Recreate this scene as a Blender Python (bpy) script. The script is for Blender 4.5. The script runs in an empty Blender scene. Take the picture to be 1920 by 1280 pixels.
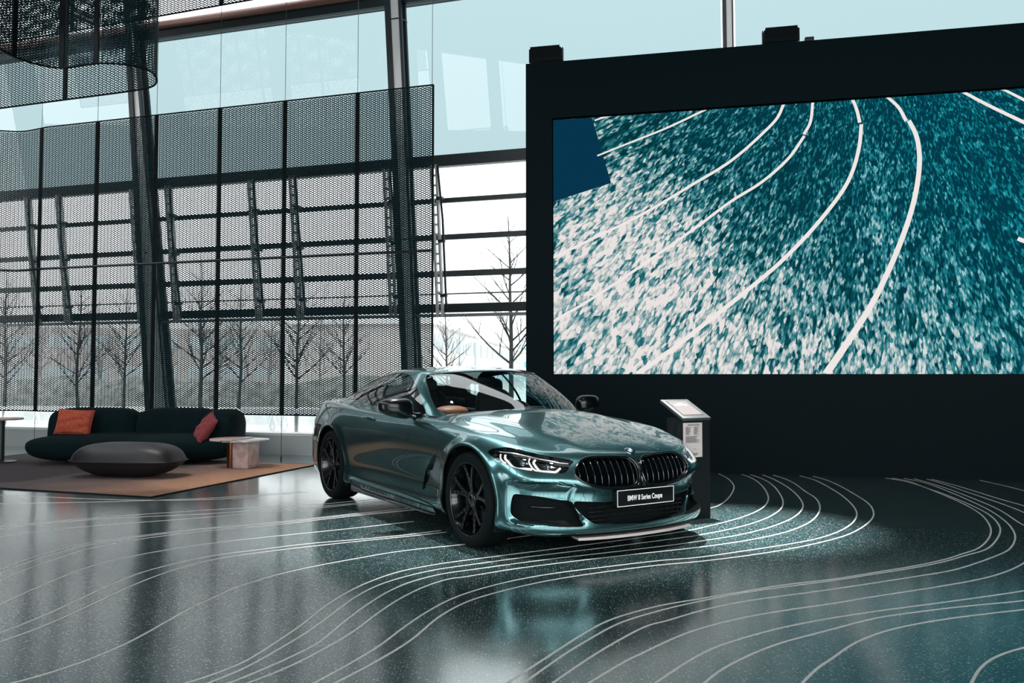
import bpy, bmesh, math, random
import numpy as np
from mathutils import Vector, Matrix
random.seed(7); rng=np.random.default_rng(7)
PI=math.pi
scene=bpy.context.scene
COL=scene.collection
# ------------------------------------------------------------------ camera model
F_PX=1550.3; CAM_H=1.249; PITCH=math.atan(63/F_PX)
def ray(u,v):
    a=(u-960)/F_PX; b=(640-v)/F_PX
    cp,sp=math.cos(PITCH),math.sin(PITCH)
    return np.array([0,0,CAM_H]),np.array([a,cp-b*sp,sp+b*cp])
def on_plane(u,v,p,n):
    o,d=ray(u,v); p=np.array(p,float); n=np.array(n,float)
    return o+d*(np.dot(p-o,n)/np.dot(d,n))
def at_z(u,v,z=0.0): return on_plane(u,v,(0,0,z),(0,0,1))
def project(P):
    P=np.atleast_2d(P); cp,sp=math.cos(PITCH),math.sin(PITCH)
    Z=P[:,2]-CAM_H; d=P[:,1]*cp+Z*sp; w=-P[:,1]*sp+Z*cp
    return np.stack([960+F_PX*P[:,0]/d,640-F_PX*w/d,d],1)
# ------------------------------------------------------------------ materials
def new_mat(name):
    m=bpy.data.materials.new(name); m.use_nodes=True
    nt=m.node_tree; nt.nodes.clear()
    out=nt.nodes.new('ShaderNodeOutputMaterial')
    return m,nt,out
def pmat(name,col,rough=.5,metal=0.0,coat=0.0,spec=.5,noise=None,bump=0,bscale=200,coat_r=.03,coat_ior=1.5,emit=None,es=0):
    m,nt,out=new_mat(name)
    b=nt.nodes.new('ShaderNodeBsdfPrincipled'); nt.links.new(b.outputs[0],out.inputs[0])
    b.inputs['Base Color'].default_value=(*col,1); b.inputs['Roughness'].default_value=rough
    b.inputs['Metallic'].default_value=metal; b.inputs['Coat Weight'].default_value=coat
    b.inputs['Coat Roughness'].default_value=coat_r; b.inputs['Coat IOR'].default_value=coat_ior; b.inputs['Specular IOR Level'].default_value=spec
    if emit: b.inputs['Emission Color'].default_value=(*emit,1); b.inputs['Emission Strength'].default_value=es
    if noise:
        sc,amt=noise
        t=nt.nodes.new('ShaderNodeTexCoord'); n=nt.nodes.new('ShaderNodeTexNoise'); n.inputs['Scale'].default_value=sc; n.inputs['Detail'].default_value=6
        nt.links.new(t.outputs['Object'],n.inputs['Vector'])
        r=nt.nodes.new('ShaderNodeValToRGB')
        r.color_ramp.elements[0].position=.3; r.color_ramp.elements[1].position=.7
        r.color_ramp.elements[0].color=(*[c*(1-amt) for c in col],1); r.color_ramp.elements[1].color=(*[min(1,c*(1+amt)) for c in col],1)
        nt.links.new(n.outputs['Fac'],r.inputs['Fac']); nt.links.new(r.outputs['Color'],b.inputs['Base Color'])
    if bump:
        t=nt.nodes.new('ShaderNodeTexCoord'); n=nt.nodes.new('ShaderNodeTexNoise'); n.inputs['Scale'].default_value=bscale
        nt.links.new(t.outputs['Object'],n.inputs['Vector'])
        bp=nt.nodes.new('ShaderNodeBump'); bp.inputs['Strength'].default_value=bump; bp.inputs['Distance'].default_value=.01
        nt.links.new(n.outputs['Fac'],bp.inputs['Height']); nt.links.new(bp.outputs[0],b.inputs['Normal'])
    return m
def glass_mat(name,tint,ior=1.5,rough=0.0,refl=(1,1,1)):
    m,nt,out=new_mat(name)
    t=nt.nodes.new('ShaderNodeBsdfTransparent'); t.inputs[0].default_value=(*tint,1)
    g=nt.nodes.new('ShaderNodeBsdfGlossy'); g.inputs['Roughness'].default_value=rough; g.inputs['Color'].default_value=(*refl,1)
    fr=nt.nodes.new('ShaderNodeFresnel'); fr.inputs['IOR'].default_value=ior
    mx=nt.nodes.new('ShaderNodeMixShader')
    ge=nt.nodes.new('ShaderNodeNewGeometry'); iv=nt.nodes.new('ShaderNodeMath'); iv.operation='SUBTRACT'; iv.inputs[0].default_value=1; nt.links.new(ge.outputs['Backfacing'],iv.inputs[1]); ml=nt.nodes.new('ShaderNodeMath'); ml.operation='MULTIPLY'; nt.links.new(iv.outputs[0],ml.inputs[0]); nt.links.new(fr.outputs[0],ml.inputs[1])
    nt.links.new(ml.outputs[0],mx.inputs[0]); nt.links.new(t.outputs[0],mx.inputs[1]); nt.links.new(g.outputs[0],mx.inputs[2])
    nt.links.new(mx.outputs[0],out.inputs[0]); return m
def emat(name,col,s):
    m,nt,out=new_mat(name); e=nt.nodes.new('ShaderNodeEmission'); e.inputs[0].default_value=(*col,1); e.inputs[1].default_value=s
    nt.links.new(e.outputs[0],out.inputs[0]); return m
# ------------------------------------------------------------------ object helpers
def tag(o,label=None,cat=None,group=None,kind=None):
    if label:o['label']=label
    if cat:o['category']=cat
    if group:o['group']=group
    if kind:o['kind']=kind
    return o
def empty(name,loc=(0,0,0),rz=0,label=None,cat=None,group=None,kind=None):
    o=bpy.data.objects.new(name,None); COL.objects.link(o); o.location=loc; o.rotation_euler=(0,0,rz); o.empty_display_size=.1
    return tag(o,label,cat,group,kind)
def mesh(name,V,F,mat,parent=None,smooth=False,mi=None,label=None):
    me=bpy.data.meshes.new(name); me.from_pydata([tuple(map(float,v)) for v in V],[],[tuple(map(int,f)) for f in F])
    for m in (mat if isinstance(mat,(list,tuple)) else [mat]): me.materials.append(m)
    if mi is not None: me.polygons.foreach_set('material_index',np.array(mi,dtype=np.int32))
    if smooth: me.polygons.foreach_set('use_smooth',[True]*len(me.polygons))
    me.update()
    o=bpy.data.objects.new(name,me); COL.objects.link(o); o.parent=parent
    if label:o['label']=label
    return o
class MB:
    def __init__(s): s.V=[];s.F=[];s.M=[]
    def add(s,V,F,mi=0):
        n=len(s.V); s.V+= [tuple(v) for v in V]; s.F+=[tuple(i+n for i in f) for f in F]; s.M+=[mi]*len(F); return s
    def box(s,c,d,R=None,mi=0):
        x,y,z=[k/2 for k in d]; V=[Vector((i*x,j*y,k*z)) for i in(-1,1) for j in(-1,1) for k in(-1,1)]
        if R is not None: V=[R@v for v in V]
        V=[v+Vector(c) for v in V]
        return s.add(V,[(0,1,3,2),(4,6,7,5),(0,4,5,1),(2,3,7,6),(0,2,6,4),(1,5,7,3)],mi)
    def bar(s,a,b,w,h=None,up=(0,0,1),mi=0):
        a=Vector(a);b=Vector(b);h=h or w; d=(b-a).normalized(); u=Vector(up)
        if abs(d.dot(u))>.99: u=Vector((0,1,0))
        x=d.cross(u).normalized(); y=x.cross(d).normalized()
        V=[p+x*(sx*w/2)+y*(sy*h/2) for p in(a,b) for sx,sy in((-1,-1),(1,-1),(1,1),(-1,1))]
        return s.add(V,[(3,2,1,0),(4,5,6,7),(0,1,5,4),(1,2,6,5),(2,3,7,6),(3,0,4,7)],mi)
    def tube(s,pts,r,n=8,mi=0,cap=True):
        pts=[Vector(p) for p in pts]; R=r if isinstance(r,(list,tuple)) else [r]*len(pts)
        V=[];prev=None
        for i,p in enumerate(pts):
            t=(pts[min(i+1,len(pts)-1)]-pts[max(i-1,0)]).normalized()
            if prev is None:
                u=Vector((0,0,1)) if abs(t.z)<.9 else Vector((1,0,0)); x=t.cross(u).normalized()
            else: x=(prev-t*prev.dot(t)).normalized()
            prev=x; y=t.cross(x)
            V+=[p+(x*math.cos(2*PI*k/n)+y*math.sin(2*PI*k/n))*R[i] for k in range(n)]
        F=[(i*n+k,i*n+(k+1)%n,(i+1)*n+(k+1)%n,(i+1)*n+k) for i in range(len(pts)-1) for k in range(n)]
        if cap: F+=[tuple(range(n))[::-1],tuple((len(pts)-1)*n+k for k in range(n))]
        return s.add(V,F,mi)
    def lathe(s,prof,n=48,axis='z',c=(0,0,0),mi=0,cap=False):
        V=[]
        for r,h in prof:
            for k in range(n):
                a=2*PI*k/n
                p={'z':(r*math.cos(a),r*math.sin(a),h),'y':(r*math.cos(a),h,r*math.sin(a)),'x':(h,r*math.cos(a),r*math.sin(a))}[axis]
                V.append((p[0]+c[0],p[1]+c[1],p[2]+c[2]))
        F=[(i*n+k,i*n+(k+1)%n,(i+1)*n+(k+1)%n,(i+1)*n+k) for i in range(len(prof)-1) for k in range(n)]
        if cap: F+=[tuple(range(n)),tuple((len(prof)-1)*n+k for k in range(n))]
        return s.add(V,F,mi)
    def prism(s,poly,z0,z1,mi=0):
        n=len(poly); V=[(x,y,z0) for x,y in poly]+[(x,y,z1) for x,y in poly]
        return s.add(V,[tuple(range(n))[::-1],tuple(range(n,2*n))]+[(i,(i+1)%n,n+(i+1)%n,n+i) for i in range(n)],mi)
    def build(s,name,mat,parent=None,smooth=False,label=None,bevel=0,subd=0,fix=True,auto=None):
        o=mesh(name,s.V,s.F,mat,parent,smooth,s.M,label)
        if fix:
            bm=bmesh.new(); bm.from_mesh(o.data); bmesh.ops.recalc_face_normals(bm,faces=bm.faces)
            if bevel: 
                bmesh.ops.bevel(bm,geom=[e for e in bm.edges if len(e.link_faces)==2 and e.calc_face_angle(0)>.4],offset=bevel,segments=3,affect='EDGES',profile=.5)
            bm.to_mesh(o.data); bm.free()
        if subd:
            md=o.modifiers.new('s','SUBSURF'); md.levels=subd; md.render_levels=subd
        if smooth or bevel:
            o.data.polygons.foreach_set('use_smooth',[True]*len(o.data.polygons))
            if auto or bevel: o.data.set_sharp_from_angle(angle=math.radians(auto or 35))
        return o
def cr(pts,n=8,ghost0=None,ghost1=None):
    P=[np.array(p,float) for p in pts]
    g0=2*P[0]-P[1] if ghost0 is None else np.array(ghost0,float); g1=2*P[-1]-P[-2] if ghost1 is None else np.array(ghost1,float)
    Q=[g0]+P+[g1]; out=[]
    for i in range(1,len(Q)-2):
        p0,p1,p2,p3=Q[i-1:i+3]
        t0=0; t1=t0+max(1e-6,np.linalg.norm(p1-p0))**.5; t2=t1+max(1e-6,np.linalg.norm(p2-p1))**.5; t3=t2+max(1e-6,np.linalg.norm(p3-p2))**.5
        for k in range(n):
            t=t1+(t2-t1)*k/n
            A1=(t1-t)/(t1-t0)*p0+(t-t0)/(t1-t0)*p1;A2=(t2-t)/(t2-t1)*p1+(t-t1)/(t2-t1)*p2;A3=(t3-t)/(t3-t2)*p2+(t-t2)/(t3-t2)*p3
            B1=(t2-t)/(t2-t0)*A1+(t-t0)/(t2-t0)*A2;B2=(t3-t)/(t3-t1)*A2+(t-t1)/(t3-t1)*A3
            out.append((t2-t)/(t2-t1)*B1+(t-t1)/(t2-t1)*B2)
    out.append(P[-1]); return np.array(out)
def text_mesh(name,body,size,mat,parent,M,extrude=.0005,spacing=1.0,xs=1.0,bold=0.0):
    cu=bpy.data.curves.new(name,'FONT'); cu.body=body; cu.size=size; cu.extrude=extrude; cu.align_x='CENTER'; cu.align_y='CENTER'; cu.space_character=spacing; cu.offset=bold
    to=bpy.data.objects.new(name+'_c',cu); COL.objects.link(to)
    dg=bpy.context.evaluated_depsgraph_get(); me=bpy.data.meshes.new_from_object(to.evaluated_get(dg))
    bpy.data.objects.remove(to,do_unlink=True)
    me.transform(Matrix.Scale(xs,4,(1,0,0))); me.transform(M); me.materials.clear(); me.materials.append(mat)
    o=bpy.data.objects.new(name,me); COL.objects.link(o); o.parent=parent; return o

# ------------------------------------------------------------------ material library
BLK=(.0025,.006,.0075)
M={}
M['paint']=pmat('teal metallic paint',(.074,.195,.205),.245,.96,1.0,coat_r=.01,coat_ior=1.6)
M['gloss']=pmat('gloss black',(.002,.004,.005),.12,0,1.0)
M['black']=pmat('satin black',(.002,.005,.006),.5)
M['mattblack']=pmat('matt black',(.0012,.004,.005),.85,spec=.2)
M['wallblack']=pmat('media wall black',(.0003,.0055,.0078),.5,spec=.05)
M['tyre']=pmat('tyre rubber',(.0015,.0045,.0055),.8,spec=.15)
M['rim']=pmat('gloss black alloy',(.001,.003,.004),.3,0,.6,spec=.3)
M['chrome']=pmat('bright metal',(.6,.62,.63),.15,1.0)
M['darkchrome']=pmat('dark chrome',(.05,.055,.06),.15,1.0)
M['steel']=pmat('grey painted steel',(.045,.055,.06),.4,.2)
M['steellight']=pmat('light painted steel',(.22,.25,.26),.4,.2)
M['steeldark']=pmat('dark painted steel',(.012,.022,.026),.45,.2)
M['curtain']=pmat('dark anodised mesh metal',(.0010,.018,.024),.6,spec=.12)
M['cable']=pmat('steel cable',(.08,.1,.11),.4,.6)
M['white']=pmat('white inlay',(.80,.77,.75),.5,spec=.3)
M['plate']=pmat('plate black',(.002,.004,.005),.35)
M['platewhite']=pmat('plate white',(.85,.85,.85),.5,emit=(1,1,1),es=0.0)
M['lip']=pmat('light grey splitter',(.34,.32,.32),.45)
M['blue']=pmat('emblem blue',(.01,.12,.3),.2,0,1)
M['emwhite']=pmat('emblem white',(.8,.82,.84),.2,0,1)
M['drl']=emat('lamp light',(1,.98,.96),1.0)
M['lampbowl']=pmat('lamp bowl',(.12,.16,.18),.15,.9)
M['carglass']=glass_mat('car glass',(.66,.76,.76),1.95)
M['mirrorblack']=pmat('mirror cap black',(.001,.003,.004),.3,0,.3,spec=.3)
M['floodlens']=pmat('dark lamp glass',(.0015,.004,.005),.7,spec=.08)
M['lens']=glass_mat('lamp lens',(.95,.97,.97),1.45)
M['leather']=pmat('black leather',(.003,.007,.008),.5)
M['tan']=pmat('tan leather',(.35,.13,.07),.55)
M['sofa']=pmat('dark teal sofa fabric',(.0018,.010,.012),.95,spec=.15,noise=(60,.3),bump=.3,bscale=400)
M['pouf']=pmat('charcoal leather',(.010,.010,.011),.42,spec=.4,bump=.1,bscale=300)
M['orange']=pmat('rust orange velvet',(.42,.075,.035),.9,noise=(35,.3),bump=.4,bscale=60)
M['darkred']=pmat('burgundy velvet',(.17,.025,.028),.9,noise=(35,.3),bump=.4,bscale=60)
M['paper']=pmat('paper',(.42,.38,.375),.7)
M['ink']=pmat('ink grey',(.16,.15,.15),.7)
M['slab']=pmat('brushed aluminium',(.035,.045,.045),.5,.2)
M['screenglass']=pmat('info screen',(.055,.05,.05),.6,spec=.2,emit=(.85,.78,.76),es=.18)
# ------------------------------------------------------------------ floor
def terrazzo():
    m,nt,out=new_mat('dark teal terrazzo'); L=nt.links.new
    b=nt.nodes.new('ShaderNodeBsdfPrincipled'); L(b.outputs[0],out.inputs[0])
    tc=nt.nodes.new('ShaderNodeTexCoord')
    base=nt.nodes.new('ShaderNodeRGB'); base.outputs[0].default_value=(.0012,.036,.040,1)
    col=base.outputs[0]
    for sc,th,c,seedz in((60,.15,(.50,.48,.46,1),0),(120,.16,(.22,.24,.235,1),3.3),(230,.25,(.075,.12,.12,1),7.1)):
        mp=nt.nodes.new('ShaderNodeMapping'); mp.inputs['Location'].default_value=(seedz,seedz*1.7,0); L(tc.outputs['Object'],mp.inputs[0])
        v=nt.nodes.new('ShaderNodeTexVoronoi'); v.voronoi_dimensions='2D'; v.inputs['Scale'].default_value=sc; L(mp.outputs[0],v.inputs['Vector'])
        lt=nt.nodes.new('ShaderNodeMath'); lt.operation='LESS_THAN'; L(v.outputs['Distance'],lt.inputs[0])
        # per cell random size
        sep=nt.nodes.new('ShaderNodeSeparateColor'); L(v.outputs['Color'],sep.inputs[0])
        pw=nt.nodes.new('ShaderNodeMath'); pw.operation='POWER'; L(sep.outputs[0],pw.inputs[0]); pw.inputs[1].default_value=2.2
        mu=nt.nodes.new('ShaderNodeMath'); mu.operation='MULTIPLY'; L(pw.outputs[0],mu.inputs[0]); mu.inputs[1].default_value=th*2.2
        L(mu.outputs[0],lt.inputs[1])
        mx=nt.nodes.new('ShaderNodeMix'); mx.data_type='RGBA'; L(lt.outputs[0],mx.inputs[0]); L(col,mx.inputs[6]); mx.inputs[7].default_value=c
        col=mx.outputs[2]
    L(col,b.inputs['Base Color'])
    n=nt.nodes.new('ShaderNodeTexNoise'); n.inputs['Scale'].default_value=1.3; n.inputs['Detail'].default_value=5; L(tc.outputs['Object'],n.inputs['Vector'])
    mr=nt.nodes.new('ShaderNodeMapRange'); L(n.outputs['Fac'],mr.inputs[0]); mr.inputs[3].default_value=.12; mr.inputs[4].default_value=.19; L(mr.outputs[0],b.inputs['Roughness'])
    b.inputs['Specular IOR Level'].default_value=1.0; b.inputs['Specular Tint'].default_value=(.62,1,1,1); b.inputs['Coat Weight'].default_value=.7; b.inputs['Coat Roughness'].default_value=.15; b.inputs['Coat IOR'].default_value=1.75
    return m
M['floor']=terrazzo()
fl=MB().box((-2,3,-.1),(64,50,.2)).build('floor',M['floor']); tag(fl,kind='structure')
fl.data.transform(Matrix.Identity(4))
T={'A':(0,900,3.3675),'B':(400,900,3.368),'C':(800,980,3.84),'D':(1280,880,4.8),'E':(1520,880,4.8),'F':(1200,1030,5.12),'G':(1560,1030,5.12),'P':(0,0,1)}
LN=[
"A:-300,380 0,355 230,325 560,290 1100,250 1347,230|B:420,195 700,172 890,152 1300,120",
"A:-300,335 0,305 400,262 800,235 1347,210|B:400,178 700,163 890,145 1300,108",
"A:-300,320 0,293 500,245 1347,185|B:400,165 700,150 870,133 1300,100",
"A:-300,160 0,148 600,138 1347,112|B:280,92 560,72",
"A:-300,90 0,92 400,110 800,125 1347,122|B:280,100 600,75",
"A:-150,640 0,568 200,490 400,432 560,395 800,362 1000,335 1347,297|B:420,262 700,232 900,210 1060,195 1400,160",
"A:-150,665 0,592 200,510 400,450 560,408 800,370 1000,342 1347,303|B:420,270 700,238 910,216 1100,200 1400,172",
"A:-150,710 0,635 200,550 350,500 560,432 800,385 1000,355 1347,315|B:420,280 700,246 960,218 1300,185",
"A:-150,865 0,787 200,693 400,608 560,548 750,498 1000,448|B:0,396 400,352 700,322 1000,290 1265,260",
"A:-150,1020 0,965 300,845 500,752 700,660 900,580 1100,527|B:0,475 300,437 600,400 900,375 1200,347 1435,317",
"A:-150,1072 0,1022 300,910 500,822 700,728 900,637 1100,565|B:0,500 300,455 700,408 1000,377 1250,352 1472,327",
"A:-100,1325 80,1280 300,1220 560,1132 800,1030 1000,922 1200,810|B:0,742 150,675 400,597 640,543 900,495 1150,452 1400,423 1560,408|P:1100,988|D:252,347 330,320 400,270 455,190 460,140 400,75 318,35",
"B:-250,1305 0,1225 200,1145 400,1020 560,912 700,800 850,705 1000,635 1200,570 1450,525|C:300,266 612,226 1200,150 1780,72|D:96,540 300,492 500,440 700,360 770,280 760,210 700,130 620,75 525,40",
"B:-150,1325 0,1268 200,1185 400,1075 600,955 750,845 870,755 1000,680 1150,625 1400,565|C:300,303 742,242 1300,175 1840,105|D:96,598 500,520 750,440 880,360 905,290 870,210 800,130 700,75 600,43",
"B:-50,1335 100,1280 300,1200 500,1110 660,1030 800,915 950,800 1100,705 1250,640 1450,590|C:300,340 600,298 907,258 1300,213 1730,163|D:96,652 500,590 800,515 1000,430 1080,350 1075,290 1000,200 900,130 800,78 712,45",
"B:80,1330 220,1280 450,1190 700,1065 900,945 1050,830 1200,735 1350,665 1500,620|C:250,392 600,335 1000,283 1400,235|D:96,705 500,650 800,595 1000,540 1150,470 1225,390 1235,320 1190,250 1100,195 1000,120 900,75 807,48",
"B:480,1360 640,1280 850,1165 1050,1045 1200,930 1350,830 1500,750|C:350,485 600,420 900,365 1300,315 1700,268|D:96,795 500,740 900,680 1200,625 1400,560 1530,480 1570,400 1530,320 1430,230 1300,150 1180,90 1050,55",
"B:600,1360 770,1280 1000,1160 1250,1010 1400,880 1530,800|C:350,545 600,475 900,410 1300,350 1700,300|D:96,832 500,785 900,725 1200,665 1450,600 1600,530 1700,450 1720,390 1680,310 1560,230 1430,155 1300,95 1170,58",
"C:430,1245 580,1152 900,945 1100,815 1300,705 1500,640 1700,590|F:512,482 1000,400 1400,335|G:0,285 400,220 800,155 1100,90 1250,40|E:1486,720 1580,650 1625,560 1600,480 1530,400 1400,320 1200,230 1000,150 850,105 670,75",
"C:550,1255 700,1152 1000,940 1200,820 1400,715 1700,625|F:512,508 1000,412 1400,355|G:0,298 400,235 800,172 1100,110 1300,50|E:1580,720 1680,620 1708,550 1690,490 1600,400 1400,300 1200,220 1000,150 870,100 720,75",
"C:760,1255 910,1152 1150,985 1400,835 1600,735|F:250,685 600,580 1000,495 1400,440|G:0,380 400,320 800,258 1150,200 1400,125 1600,50|E:1786,720 1840,630 1830,560 1760,470 1600,360 1400,265 1200,180 1000,110 815,75",
"C:1010,1250 1170,1152 1450,985|F:0,1005 300,860 600,750 1000,650 1400,580|G:0,518 400,450 800,390 1200,325 1500,265 1700,200 1843,130|P:1950,1030 1975,1005 1960,1000|E:1920,505 1700,360 1400,235 1200,160 1000,100 915,78",
"F:0,1385 150,1280 400,1110 700,945 1000,845 1400,740|G:0,655 500,580 1000,515 1400,460 1843,395 2100,340",
"F:480,1400 620,1280 800,1140 1100,990 1400,880|G:0,765 400,660 800,600 1300,540 1843,490 2150,450",
"F:1480,1380 1560,1280 1700,1140|G:0,1045 200,905 450,800 700,735 1000,680 1400,625 1843,575 2150,535",
"G:1290,1380 1340,1280 1420,1140 1550,1040 1700,980 1843,940 2050,890",
"E:2150,510 1920,385 1700,300 1400,200 1200,130 1020,78",
"E:2150,425 1920,325 1700,265 1400,170 1200,115 1065,80",
"E:2150,270 1920,190 1700,135 1500,92",
]
for ln in LN:
    P=[]
    for seg in ln.split('|'):
        t,ps=seg.split(':'); ox,oy,s=T[t]
        for q in ps.split():
            x,y=map(float,q.split(',')); P.append(at_z(ox+x/s,oy+y/s,0))
    P=cr([p[:2] for p in P],10)
    # gentle smoothing of traced path
    for _ in range(12): P[1:-1]=.25*P[:-2]+.5*P[1:-1]+.25*P[2:]
    tn=np.gradient(P,axis=0); tn/=np.linalg.norm(tn,axis=1)[:,None]+1e-9; nn=np.stack([-tn[:,1],tn[:,0]],1)
    w=.0062; V=[];Fc=[]
    for p,n in zip(P,nn): V+=[(p[0]+n[0]*w,p[1]+n[1]*w,.0012),(p[0]-n[0]*w,p[1]-n[1]*w,.0012),(p[0]+n[0]*w,p[1]+n[1]*w,-.002),(p[0]-n[0]*w,p[1]-n[1]*w,-.002)]
    for i in range(len(P)-1):
        a=4*i; Fc+=[(a+1,a+5,a+4,a),(a,a+4,a+6,a+2),(a+1,a+3,a+7,a+5)]
    mesh('inlay_line',V,Fc,M['white'],fl)
# ------------------------------------------------------------------ media wall + screen
wa=math.atan(F_PX/(960+6036)); WD=np.array([math.cos(wa),-math.sin(wa),0]); WN=np.array([-math.sin(wa),-math.cos(wa),0])
W0=at_z(1350,888,0)
def wpt(u,v,off=0): return on_plane(u,v,W0+WN*off,WN)
def wcoord(p): return float(np.dot(p-W0,WD)),float(p[2])
Rw=Matrix(((WD[0],-WN[0],0),(WD[1],-WN[1],0),(0,0,1)))   # local x along wall, local y = away from viewer
xl,_=wcoord(wpt(986,400)); _,zt1=wcoord(wpt(986,120)); _,zt2=wcoord(wpt(1900,44)); zt=(zt1+zt2)/2
sxl,_=wcoord(wpt(1037,400)); _,szb=wcoord(wpt(1400,701)); _,s1=wcoord(wpt(1037,223)); _,s2=wcoord(wpt(1915,166)); szt=(s1+s2)/2
print('wall',xl,zt1,zt2,'screen',sxl,szb,s1,s2)
XR=9.0
SXR=sxl+(szt-szb)*1.95
def wall_local(name,b,mat,**k):
    o=b.build(name,mat,**k); o.matrix_world=Matrix.Translation(Vector(W0))@Rw.to_4x4(); return o
b=MB()
# frame wall: built as surround with a recess for the screen
def wb(b,x0,x1,z0,z1,y0=0,y1=.5,mi=0): b.box(((x0+x1)/2,(y0+y1)/2,(z0+z1)/2),(x1-x0,y1-y0,z1-z0),mi=mi)
wb(b,xl,sxl-.01,0,szt+.02); wb(b,sxl-.01,XR,0,szb-.01); wb(b,xl,XR,szt+.02,zt); wb(b,SXR+.01,XR,szb-.01,szt+.02); wb(b,sxl-.01,SXR+.01,szb-.01,szt+.02,.06,.5)
wl=wall_local('wall_back',b,M['wallblack']); tag(wl,kind='structure')
# a shallow joint on the header
b=MB(); wb(b,xl,sxl,szt+.012,szt+.018,-.001,.004); j=b.build('panel_joint',M['mattblack'],wl)
# screen picture: vertex colours + warped gravel
def screen():
    NX,NY=440,250; W=SXR-sxl; Hh=szt-szb
    xs=np.linspace(0,W,NX+1); zs=np.linspace(0,Hh,NY+1)
    X,Z=np.meshgrid(xs,zs)
    Pw=W0[None]+WD[None]*(sxl+X.ravel())[:,None]; Pw[:,2]=szb+Z.ravel()
    px=project(Pw); U=px[:,0];Vv=px[:,1]
    # image content is authored in picture coordinates of the display itself
    dx=U-1660; dy=Vv+130
    r=np.sqrt(dx*dx+(dy*1.0)**2)+1; ang=np.arctan2(dx,dy)
    uvx=ang*106; uvy=np.log(r)*42
    # brightness / tint
    warm=np.clip(((Vv-330)/370)*.9+(1400-U)/900*.55,0,1)
    teal=np.clip((U-1250)/650+ (420-Vv)/900,0,1)
    glow=np.exp(-((U-1130-(Vv-300)*.4)/150)**2-((Vv-440)/170)**2)*.55+np.exp(-((U-1652)/34)**2-((Vv-350)/95)**2)*.4+np.exp(-((U-1790)/170)**2-((Vv-400)/190)**2)*.28
    light=np.clip(.21+.75*warm-.45*teal*(1-warm)+glow,0.02,1)
    V=np.stack([X.ravel(),np.full(X.size,.03),Z.ravel()],1)
    V[:,0]+=sxl; V[:,2]+=szb
    idx=np.arange((NX+1)*(NY+1)).reshape(NY+1,NX+1)
    Fq=np.stack([idx[:-1,:-1].ravel(),idx[:-1,1:].ravel(),idx[1:,1:].ravel(),idx[1:,:-1].ravel()],1)
    o=mesh('video_screen',V,Fq,screen_mat()); me=o.data
    ca=me.color_attributes.new('pic','FLOAT_COLOR','POINT')
    ca.data.foreach_set('color',np.stack([light,warm,teal,np.ones_like(light)],1).astype(np.float32).ravel())
    uv=me.uv_layers.new(name='UVMap'); li=np.zeros(len(me.loops),dtype=np.int32); me.loops.foreach_get('vertex_index',li)
    uv.data.foreach_set('uv',np.stack([uvx,uvy],1)[li].astype(np.float32).ravel())
    return o
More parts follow.
